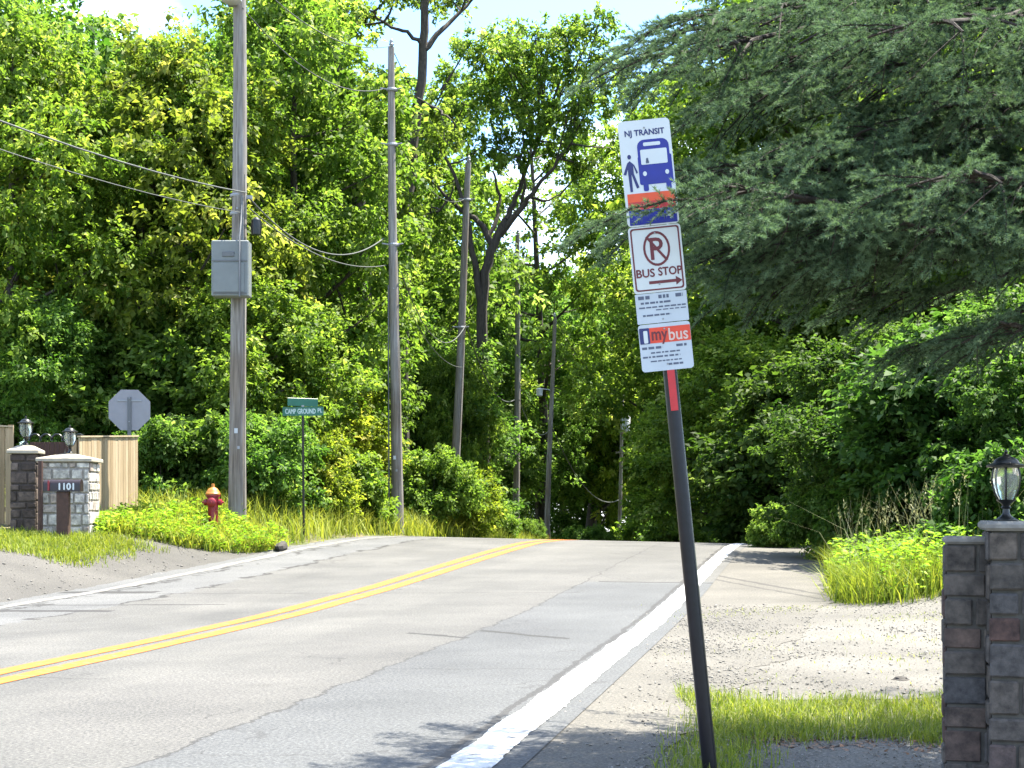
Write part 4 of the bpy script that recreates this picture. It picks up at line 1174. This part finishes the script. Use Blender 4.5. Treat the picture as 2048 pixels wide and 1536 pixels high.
# ------------------------------------------------------------------ cables
def cable(name, label, a, b, sag, r, mt='wire', group='overhead wires between the poles', cat='cable', n=22):
    a, b = Vector(a), Vector(b)
    pts = []
    for k in range(n + 1):
        f = k / n; p = a.lerp(b, f); p.z -= 4 * sag * f * (1 - f); pts.append(p)
    o_ = a.copy()
    mb = MB(); mb.tube([p - o_ for p in pts], r, 6)
    o = mb.build(name, M_[mt], None, True); o.location = o_
    return tag(o, label, cat, group)
def pp(P, py, Y, dx=.2, dy=-.12):
    z = CH - (py - HY) / F * Y
    return Vector((P[3] + P[1] * (z - P[4]) + dx, Y + dy, z))
prev = Vector((-11.4, -1.0, 0))
cable('telephone_cable', 'thick telephone cable sagging in from the left to the cabinet pole', (prev.x, prev.y, 7.6), pp(P1, 388, 29.5, .18), 1.1, .014, 'cable')
cable('telephone_cable', 'thinner cable under the thick one, left of the cabinet pole', (prev.x, prev.y, 7.0), pp(P1, 428, 29.5, .1), 1.0, .008, 'cable')
cable('telephone_cable', 'upper of two cables sagging from the cabinet pole to the second pole', pp(P1, 400, 29.5, .25), pp(P2_, 478, 38.7, -.25), .75, .017, 'cable')
cable('telephone_cable', 'lower of two cables sagging from the cabinet pole to the second pole', pp(P1, 420, 29.5, .25), pp(P2_, 532, 38.7, -.2), .42, .014, 'cable')
cable('telephone_cable', 'slack cable looping from the second pole to the third', pp(P2_, 545, 38.7, .2), pp(P3, 652, 50, .15), 1.15, .016, 'cable')
cable('telephone_cable', 'straight thin cable low between the second and third poles', pp(P2_, 590, 38.7, .2), pp(P3, 735, 50, .1), .5, .012, 'cable')
cable('power_wire', 'thin high wire curving from the cabinet pole to the second pole top', pp(P1, -60, 29.5, .1), pp(P2_, 95, 38.7, -.02), .55, .012)
cable('power_wire', 'second thin wire below the high one, nearest span', pp(P1, 20, 29.5, .1), pp(P2_, 180, 38.7, -.2), .6, .012)
cable('power_wire', 'high wire from the second pole top to the third pole top', pp(P2_, 95, 38.7, 0), pp(P3, 325, 50, 0), .5, .012)
cable('power_wire', 'wire from the middle of the second pole towards the third pole', pp(P2_, 290, 38.7, .2), pp(P3, 400, 50, -.1), .6, .013)
cable('power_wire', 'high wire from the third pole top to the fourth pole top', pp(P3, 325, 50, 0), pp(P4, 470, 62, 0), .5, .013)
cable('telephone_cable', 'cable between the third and fourth poles', pp(P3, 655, 50, .2), pp(P4, 800, 62, -.1), .9, .022, 'cable')
cable('power_wire', 'high wire from the fourth pole top to the fifth pole top', pp(P4, 470, 62, 0), pp(P5, 635, 72, 0), .5, .014)
cable('telephone_cable', 'cable between the fourth and fifth poles', pp(P4, 800, 62, .1), pp(P5, 862, 72, -.1), .7, .024, 'cable')
cable('telephone_cable', 'pale cable dropping from the fifth pole to the farthest pole', pp(P5, 858, 72, .1), pp(P6, 1000, 88, -.1), 1.3, .03, 'cable')
cable('power_wire', 'high wire from the fifth pole top to the farthest pole', pp(P5, 635, 72, 0), pp(P6, 800, 88, 0), .7, .016)

# ------------------------------------------------------------------ stop sign (seen from behind), street sign
YS = 30.7
p = at(259, 1065, YS); z0 = g(p.x, YS)
st = empty('stop_sign', (p.x, YS, z0), 'grey back of an octagonal stop sign above the tan fence', 'sign', None, (0, 0, R(8)))
zc = at(259, 820, YS).z - z0; ro = 40.5 / F * YS / math.cos(R(22.5))
mb = MB(); mb.plate([(ro * math.cos(R(22.5 + 45 * k)), zc + ro * math.sin(R(22.5 + 45 * k))) for k in range(8)], -.003, .003); sp_ = mb.build('octagon_plate', M_['signback'], st)
for zz_ in (-.25, .25):
    mb = MB(); mb.lathe([(.014, 0), (.014, .012)], 8, (0, -.06, zc + zz_), Matrix.Rotation(R(90), 3, 'X')); mb.build('bolt', M_['galv'], sp_)
mb = MB(); mb.box((0, -.012, zc + .20), (.5, .016, .03)); mb.build('crossbar', M_['galv'], st)
mb = MB(); mb.box((0, -.032, (zc + .2) / 2 - .1), (.062, .008, zc + .55)); mb.box((-.034, -.023, (zc + .2) / 2 - .1), (.008, .024, zc + .55)); mb.box((.034, -.023, (zc + .2) / 2 - .1), (.008, .024, zc + .55)); mb.build('post', M_['cabinet_dark'], st)
YN = 31.0
p = at(607, 1058, YN); z0 = g(p.x, YN); kN = YN / F
ss = empty('street_name_sign', (p.x, YN, z0), 'green street name blades on a thin black post', 'sign', None, (0, R(-.4), 0))
zt = at(607, 822, YN).z - z0
mb = MB(); mb.tube([(0, .03, -.2), (0, .03, zt)], .026, 10); mb.build('post', M_['blackpost'], ss, True)
mb = MB(); mb.plate(rrect(-40 * kN, zt - .10, 42 * kN, zt + .09, .02), -.006, .000); bl = mb.build('name_blade', M_['green_sign'], ss)
mb = MB(); lettering(mb, 'CAMP', -24 * kN, zt - .005, 21 * kN, .105, -.0085, .004); lettering(mb, 'GROUND', 8 * kN, zt - .005, 36 * kN, .105, -.0085, .004); lettering(mb, 'PL', 35 * kN, zt + .01, 9 * kN, .085, -.0085, .003); mb.build('lettering', M_['sign_letter'], bl)
mb = MB(); mb.box((0, .03, zt + .19), (.012, .70, .17), Matrix.Rotation(R(-58), 3, 'Z'), ch=.004); mb.build('name_blade', M_['green_sign'], ss)
mb = MB(); mb.box((0, .03, zt + .095), (.05, .05, .06)); mb.build('bracket', M_['galv'], ss)

# ------------------------------------------------------------------ hydrant
YH = 28.4
p = at(426, 1072, YH); z0 = g(p.x, YH)
hy = empty('fire_hydrant', (p.x, YH, z0), 'red fire hydrant with orange-yellow bonnet on the grass mound', 'hydrant')
hs = (at(426, 968, YH).z - z0)
k = hs / 1.0
mb = MB(); mb.lathe([(.17 * k, -.1), (.17 * k, .10 * k), (.125 * k, .13 * k), (.12 * k, .16 * k), (.115 * k, .40 * k), (.125 * k, .55 * k), (.13 * k, .70 * k), (.165 * k, .715 * k), (.165 * k, .755 * k), (.12 * k, .758 * k)], 22)
for a_ in range(8): mb.lathe([(.016, -.012), (.016, .03)], 6, (.145 * k * math.cos(a_ * .785), .145 * k * math.sin(a_ * .785), .11 * k))
mb.build('body', M_['hyd_red'], hy, True)
mb = MB(); mb.lathe([(.172 * k, .757 * k), (.172 * k, .785 * k), (.155 * k, .80 * k), (.135 * k, .85 * k), (.095 * k, .90 * k), (.045 * k, .925 * k), (.04 * k, .94 * k), (.038 * k, 1.0 * k), (.02 * k, 1.005 * k)], 22); mb.build('bonnet', M_['hyd_yel'], hy, True)
for ang, rr_, ll_ in ((-90, .085, .22), (0, .062, .21), (180, .062, .21)):
    q = Matrix.Rotation(R(90), 3, 'Y'); q = Matrix.Rotation(R(ang), 3, 'Z') @ q
    mb = MB(); mb.lathe([(rr_ * k, .05), (rr_ * k, .14 * k), (rr_ * 1.28 * k, .145 * k), (rr_ * 1.28 * k, .19 * k), (rr_ * .9 * k, ll_ * k), (.025 * k, (ll_ + .005) * k), (.022 * k, (ll_ + .04) * k)], 14, (0, 0, .58 * k), q)
    mb.build('outlet', M_['hyd_red'], hy, True)
YR = 27.6
p = at(552, 1088, YR); 
def rock(name, label, X, Y, s, mt, seed, group=None):
    r = random.Random(seed); mb = MB()
    import bmesh
    bm = bmesh.new(); bmesh.ops.create_icosphere(bm, subdivisions=3, radius=1)
    ph = [r.uniform(0, 6) for _ in range(6)]
    for v in bm.verts:
        n = 1 + .16 * math.sin(3 * v.co.x + ph[0]) + .14 * math.sin(4 * v.co.y + ph[1]) + .12 * math.sin(5 * v.co.z + ph[2]) + .05 * math.sin(11 * v.co.x + ph[3]) * math.sin(9 * v.co.z + ph[4])
        v.co = Vector((v.co.x * s[0], v.co.y * s[1], v.co.z * s[2])) * n
    me = bpy.data.meshes.new(name); bm.to_mesh(me); bm.free()
    o = link(name, me, None, [mt]); o.location = (X, Y, g(X, Y) + s[2] * .3)
    return tag(o, label, 'rock', group)
ROCKM = simple('dark_rock', (.05, .045, .04), .9, 0, .4, 8, .6)
rock('boulder', 'dark stone at the right foot of the hydrant mound', p.x, YR + .5, (.10, .3, .16), ROCKM, 2)
rock('rock', 'small dark stone lying on the gravel drive', 2.95, 11.0, (.07, .05, .02), ROCKM, 4)

# ------------------------------------------------------------------ left gateway: fence, pillars, lanterns, mailbox
def board_fence(label, A, B, h, seed):
    """vertical boards from A to B (x, y)"""
    r = random.Random(seed)
    A = Vector(A); B = Vector(B); d = (B - A); L = d.length; an = math.atan2(d.y, d.x)
    z0 = g(A.x, A.y); z1 = g(B.x, B.y)
    o = empty('board_fence', (A.x, A.y, z0), label, 'fence', 'tan board fences at the left gateway', (0, 0, an))
    mb = MB(); n = int(L / .14); w = L / n
    for k in range(n):
        x = (k + .5) * w; zb = (z1 - z0) * x / L
        hh = h + r.uniform(-.012, .012)
        mb.box((x, r.uniform(-.003, .003), zb + hh / 2 + .03), (w - .008, .02, hh), h=r.random(), ch=.003)
    mb.build('boards', M_['fence'], o)
    mb = MB()
    for f in (.15, .85): mb.box((L / 2, .035, h * f), (L, .045, .09), Matrix.Rotation(-math.atan2(z1 - z0, L), 3, 'Y'), h=.4)
    for x in (.06, L / 2, L - .06): mb.box((x, .10, h / 2 - .1), (.09, .085, h + .2), h=.3)
    mb.build('rails', M_['fence'], o)
    mb = MB(); mb.box((L / 2, 0, h + .05 + (z1 - z0) / 2), (L, .07, .03), Matrix.Rotation(-math.atan2(z1 - z0, L), 3, 'Y'), h=.9); mb.build('cap_rail', M_['fence'], o)
    return o
a_ = at(158, 0, 26.8); b_ = at(275, 0, 30.0)
board_fence('tan board fence panel running back right of the stone gate pillars', (a_.x, 26.8), (b_.x, 30.0), H(873, 26.8) - g(a_.x, 26.8) - .05, 1)
a_ = at(-160, 0, 26.6); b_ = at(27, 0, 26.9)
board_fence('tan board fence panel at the left edge, left of the dark gate pillar', (a_.x, 26.6), (b_.x, 26.9), H(853, 26.7) - g(b_.x, 26.8) - .05, 2)

def stones(mb, w, d, h, z0, seed, ch=(.11, .19), gap=.014, prot=.022, wid=(.13, .34)):
    """mortared courses of separate stones round a core; material 0 stone, 1 mortar"""
    r = random.Random(seed)
    mb.box((0, 0, z0 + h / 2), (w, d, h), m=1)
    for face in range(4):
        fw = w if face % 2 == 0 else d; fd = d if face % 2 == 0 else w
        M = Matrix.Rotation(R(90 * face), 3, 'Z')
        z = z0
        while z < z0 + h - .03:
            c = min(r.uniform(*ch), z0 + h - z)
            if z0 + h - z - c < ch[0] * .6: c = z0 + h - z
            x = -fw / 2 - (prot if face % 2 == 0 else -.003)
            xe = fw / 2 + (prot if face % 2 == 0 else -.003)
            while x < xe - .01:
                ww = min(r.uniform(*wid), xe - x)
                if xe - x - ww < wid[0] * .6: ww = xe - x
                pr = prot * r.uniform(.6, 1.2)
                y_ = -fd / 2 - pr / 2 + .002
                mb.box(M @ Vector((x + ww / 2, y_, z + c / 2)), (ww - gap * r.uniform(.8, 1.6), pr + .004, c - gap * r.uniform(.8, 1.6)), M @ Matrix.Rotation(r.normalvariate(0, .012), 3, 'Y'), 0, r.random(), ch=min(.009, pr * .45))
                x += ww
            z += c
    return mb

def lantern(name, label, loc, hgt, ribs, group=None, rz=0.0):
    """pedestal lantern: flared foot, stem, ribbed glass bowl, brimmed roof with finial"""
    o = empty(name, loc, label, 'lamp', group, (0, 0, rz)); k = hgt
    mb = MB(); mb.lathe([(.17 * k, 0), (.17 * k, .02 * k), (.13 * k, .035 * k), (.075 * k, .07 * k), (.05 * k, .11 * k), (.045 * k, .17 * k), (.07 * k, .19 * k), (.05 * k, .21 * k), (.06 * k, .24 * k), (.12 * k, .28 * k), (.13 * k, .30 * k)], 20); mb.build('pedestal', M_['black'], o, True)
    prof = [(.115, .30), (.165, .38), (.20, .48), (.215, .58), (.205, .68), (.185, .745)]
    mb = MB(); mb.lathe([(a * k * .9, b * k) for a, b in prof], 20); mb.build('glass_bowl', M_['lampglass'], o, True)
    for i in range(ribs):
        w = 2 * math.pi * i / ribs
        mb = MB(); mb.tube([(a * k * math.cos(w), a * k * math.sin(w), b * k) for a, b in prof], .013 * k, 6); mb.build('rib', M_['black'], o, True)
    mb = MB(); mb.lathe([(.14 * k, .735 * k), (.20 * k, .745 * k), (.26 * k, .752 * k), (.265 * k, .775 * k), (.25 * k, .785 * k), (.185 * k, .81 * k), (.175 * k, .83 * k), (.14 * k, .87 * k), (.08 * k, .90 * k), (.04 * k, .915 * k)], 20); rf = mb.build('roof', M_['black'], o, True)
    mb = MB(); mb.lathe([(.035 * k, .912 * k), (.045 * k, .93 * k), (.02 * k, .945 * k), (.03 * k, .965 * k), (.012 * k, 1.0 * k)], 12); mb.build('finial', M_['black'], rf, True)
    return o

def pillar(label, pxl, pxr, ytop, Y, smat, mmat, rz, seed, capm=CAPM, dep=None):
    xl, xr = (pxl - CX) / F * Y, (pxr - CX) / F * Y; x = (xl + xr) / 2; w = xr - xl
    z0 = g(x, Y); h = H(ytop, Y) - z0
    o = empty('gate_pillar', (x, Y, z0), label, 'gate pillar', 'pale capped gate pillars on the left', (0, 0, rz))
    ww = w / (abs(math.cos(rz)) + abs(math.sin(rz)))
    mb = MB(); stones(mb, ww - .05, ww - .05, h + .2, -.2, seed, (.12, .24), .03, .03, (.12, .34)); mb.build('masonry', [smat, mmat], o)
    mb = MB(); e = ww / 2 + .05
    mb.box((0, 0, h + .035), (2 * e, 2 * e, .07), ch=.012)
    b = len(mb.v); mb.add([(-e * .96, -e * .96, h + .068), (e * .96, -e * .96, h + .068), (e * .96, e * .96, h + .068), (-e * .96, e * .96, h + .068), (-.12, -.12, h + .15), (.12, -.12, h + .15), (.12, .12, h + .15), (-.12, .12, h + .15)],
           [(0, 1, 5, 4), (1, 2, 6, 5), (2, 3, 7, 6), (3, 0, 4, 7), (4, 5, 6, 7)])
    mb.build('cap', capm, o)
    return o, Vector((x, Y, z0 + h + .15))
_, t1 = pillar('white stone gate pillar with a peaked cap behind the mailbox', 88, 192, 925, 25.8, PALESTONE, MORTARP, R(4), 11)
_, t2 = pillar('darker stone gate pillar at the far left with a peaked cap', 24, 80, 908, 26.4, DARKSTONE, MORTARD, R(6), 12)
lantern('pillar_lantern', 'small lantern on the white gate pillar', t1, H(850, 25.8) - t1.z, 4, 'lanterns on the left gate pillars', .4)
lantern('pillar_lantern', 'small lantern on the dark gate pillar at the left edge', t2, H(832, 26.4) - t2.z, 4, 'lanterns on the left gate pillars', .2)
# brown gate between the fences, behind the pillars
a_ = at(60, 0, 28.0); zg = g(a_.x, 28.0)
gt = empty('driveway_gate', (a_.x, 28.0, zg), 'dark brown gate with curled ironwork behind the pillars', 'gate')
wg = 110 / F * 28; hg_ = H(884, 28) - zg
mb = MB(); r_ = random.Random(7)
for i in range(11): mb.box(((i + .5) * wg / 11, 0, hg_ / 2), (wg / 11 - .01, .025, hg_), h=r_.random())
mb.build('gate_boards', M_['brown'], gt)
for i in range(5):
    cx_ = (i + .5) * wg / 5
    mb = MB(); mb.tube([(cx_ + .11 * math.cos(R(a)), -.02, hg_ + .02 + .13 * math.sin(R(a))) for a in range(0, 181, 20)], .018, 6); mb.build('scroll', M_['black'], gt, True)
# drain pipe on pillar gap
YD = 25.2
p = at(81, 1080, YD); zp = g(p.x, YD)
mb = MB(); mb.tube([(0, 0, -.1), (0, 0, H(922, YD) - zp)], .045, 10); o = mb.build('downpipe', M_['brown'], None, True); o.location = (p.x, YD, zp)
tag(o, 'thin brown upright post between the two stone gate pillars', 'post')
# mailbox
YM = 24.6
p = at(127, 1082, YM); zp = g(p.x, YM); kM = YM / F
mbx = empty('mailbox', (p.x, YM, zp), 'brown mailbox on a thick wooden post before the white pillar', 'mailbox')
zb = H(983, YM) - zp; zt_ = H(960, YM) - zp
mb = MB(); mb.box((0, 0, zb / 2 - .1), (24 * kM, .15, zb + .2), ch=.012); mb.build('post', M_['brown'], mbx)
mb = MB()
n = 10; wB = 73 * kM; poly = [(-.10, zb), (.10, zb)] + [(.10 * math.cos(R(180 * i / n)), zb + .12 + .085 * math.sin(R(180 * i / n))) for i in range(n + 1)]
vs = [(-wB / 2, y_, z_) for y_, z_ in poly] + [(wB / 2, y_, z_) for y_, z_ in poly]; m_ = len(poly)
mb.add(vs, [tuple(range(m_ - 1, -1, -1)), tuple(range(m_, 2 * m_))] + [(i, (i + 1) % m_, m_ + (i + 1) % m_, m_ + i) for i in range(m_)])
bxo = mb.build('box', M_['boxbrown'], mbx, True)
mb = MB(); lettering(mb, '1101', .08, zb + .085, .25, .11, -.1025, .006); mb.build('number', M_['white_sign'], bxo)
mb = MB(); mb.box((-wB / 2 - .008, 0, zb + .1), (.012, .19, .19), ch=.004); mb.build('door', M_['boxbrown'], bxo)
mb = MB(); mb.box((-.22, -.112, zb + .10), (.03, .008, .17)); mb.build('flag', M_['hyd_red'], bxo)

# ------------------------------------------------------------------ right gate pier, low wall and lamp
YP = 6.9
xl = (1975 - CX) / F * YP; wP = .42; zt_ = H(1062, YP)
xP = xl + wP / 2 + .02; zp = g(xP, YP + .2)
pr = empty('gate_pier', (xP + .05, YP + .22, zp), 'dark stone gate pier carrying the black lamp at the right edge', 'gate pier', None, (0, 0, R(-14)))
mb = MB(); stones(mb, wP - .04, wP - .04, zt_ - zp + .1, -.1, 21, (.12, .2), .014, .022, (.12, .26)); mb.build('masonry', [STONE, MORTAR], pr)
mb = MB(); mb.box((0, 0, zt_ - zp + .022), (wP + .04, wP + .04, .045), ch=.014); mb.build('cap', COPE, pr)
lantern('gate_lamp', 'black coach lamp on the stone gate pier at the right edge', (((2012 - CX) / F * (YP + .2)), YP + .2, zt_ + .045), (1055 - 912) / F * (YP + .2), 6, None, R(12))
xw0 = (1902 - CX) / F * 7.12; zw = H(1088, 7.15) - zp
lw = empty('low_wall', (xw0 + .16, 7.14 + .07, zp), 'low stone wall stub of grey and reddish blocks joining the gate pier', 'wall', None, (0, 0, R(-14)))
mb = MB(); stones(mb, .30, .16, zw + .1, -.1, 22, (.10, .17), .012, .02, (.11, .22)); mb.build('masonry', [STONE, MORTAR], lw)
mb = MB(); mb.box((0, 0, zw + .018), (.33, .21, .036), ch=.012); mb.build('coping', COPE, lw)

# ------------------------------------------------------------------ camera, sun, sky
cam = bpy.data.cameras.new('camera'); co = bpy.data.objects.new('camera', cam); col.objects.link(co)
co.location = (0, 0, CH); co.rotation_euler = (R(90), 0, 0)
cam.sensor_width = 36; cam.lens = F / 2048 * 36; cam.shift_y = (HY - 768) / 2048
cam.clip_start = .05; cam.clip_end = 2000
sc.camera = co

EL = R(67); sdir = Vector((.86 * math.cos(EL), .51 * math.cos(EL), math.sin(EL)))
sun = bpy.data.lights.new('sun', 'SUN'); sun.energy = 5.0; sun.angle = R(.53); sun.color = (1.0, .93, .79)
so = bpy.data.objects.new('sun', sun); col.objects.link(so)
so.rotation_euler = sdir.to_track_quat('Z', 'Y').to_euler()

w = bpy.data.worlds.new('World'); sc.world = w; w.use_nodes = True
nt = w.node_tree; bg = nt.nodes['Background']
sky = N(nt, 'ShaderNodeTexSky'); sky.sky_type = 'NISHITA'; sky.sun_disc = False
sky.sun_elevation = EL; sky.sun_rotation = math.atan2(sdir.x, sdir.y)
tc = N(nt, 'ShaderNodeTexCoord'); mp = N(nt, 'ShaderNodeMapping'); mp.inputs['Scale'].default_value = (1, 1, 2.2)
mp.inputs['Location'].default_value = (.35, .1, .22)
nt.links.new(tc.outputs['Generated'], mp.inputs['Vector'])
cf = noise(nt, mp.outputs['Vector'], 3.2, 8, .58, .2)
cr = ramp(nt, [(.48, (0, 0, 0)), (.64, (1, 1, 1))]); nt.links.new(cf, cr.inputs[0])
cl = mixc(nt, cr.outputs[0], mixc(nt, 1, sky.outputs[0], (.66, .84, 1.0), 'MULTIPLY'), (6.6, 6.6, 6.7))
nt.links.new(cl, bg.inputs['Color'])
bg.inputs['Strength'].default_value = .12

sc.view_settings.view_transform = 'Standard'; sc.view_settings.look = 'None'
sc.view_settings.exposure = 2.25; sc.view_settings.gamma = 1; sc.view_settings.use_curve_mapping = False
sc.render.engine = 'CYCLES'
sc.cycles.max_bounces = 10; sc.cycles.diffuse_bounces = 7; sc.cycles.transparent_max_bounces = 8
sc.cycles.use_denoising = True
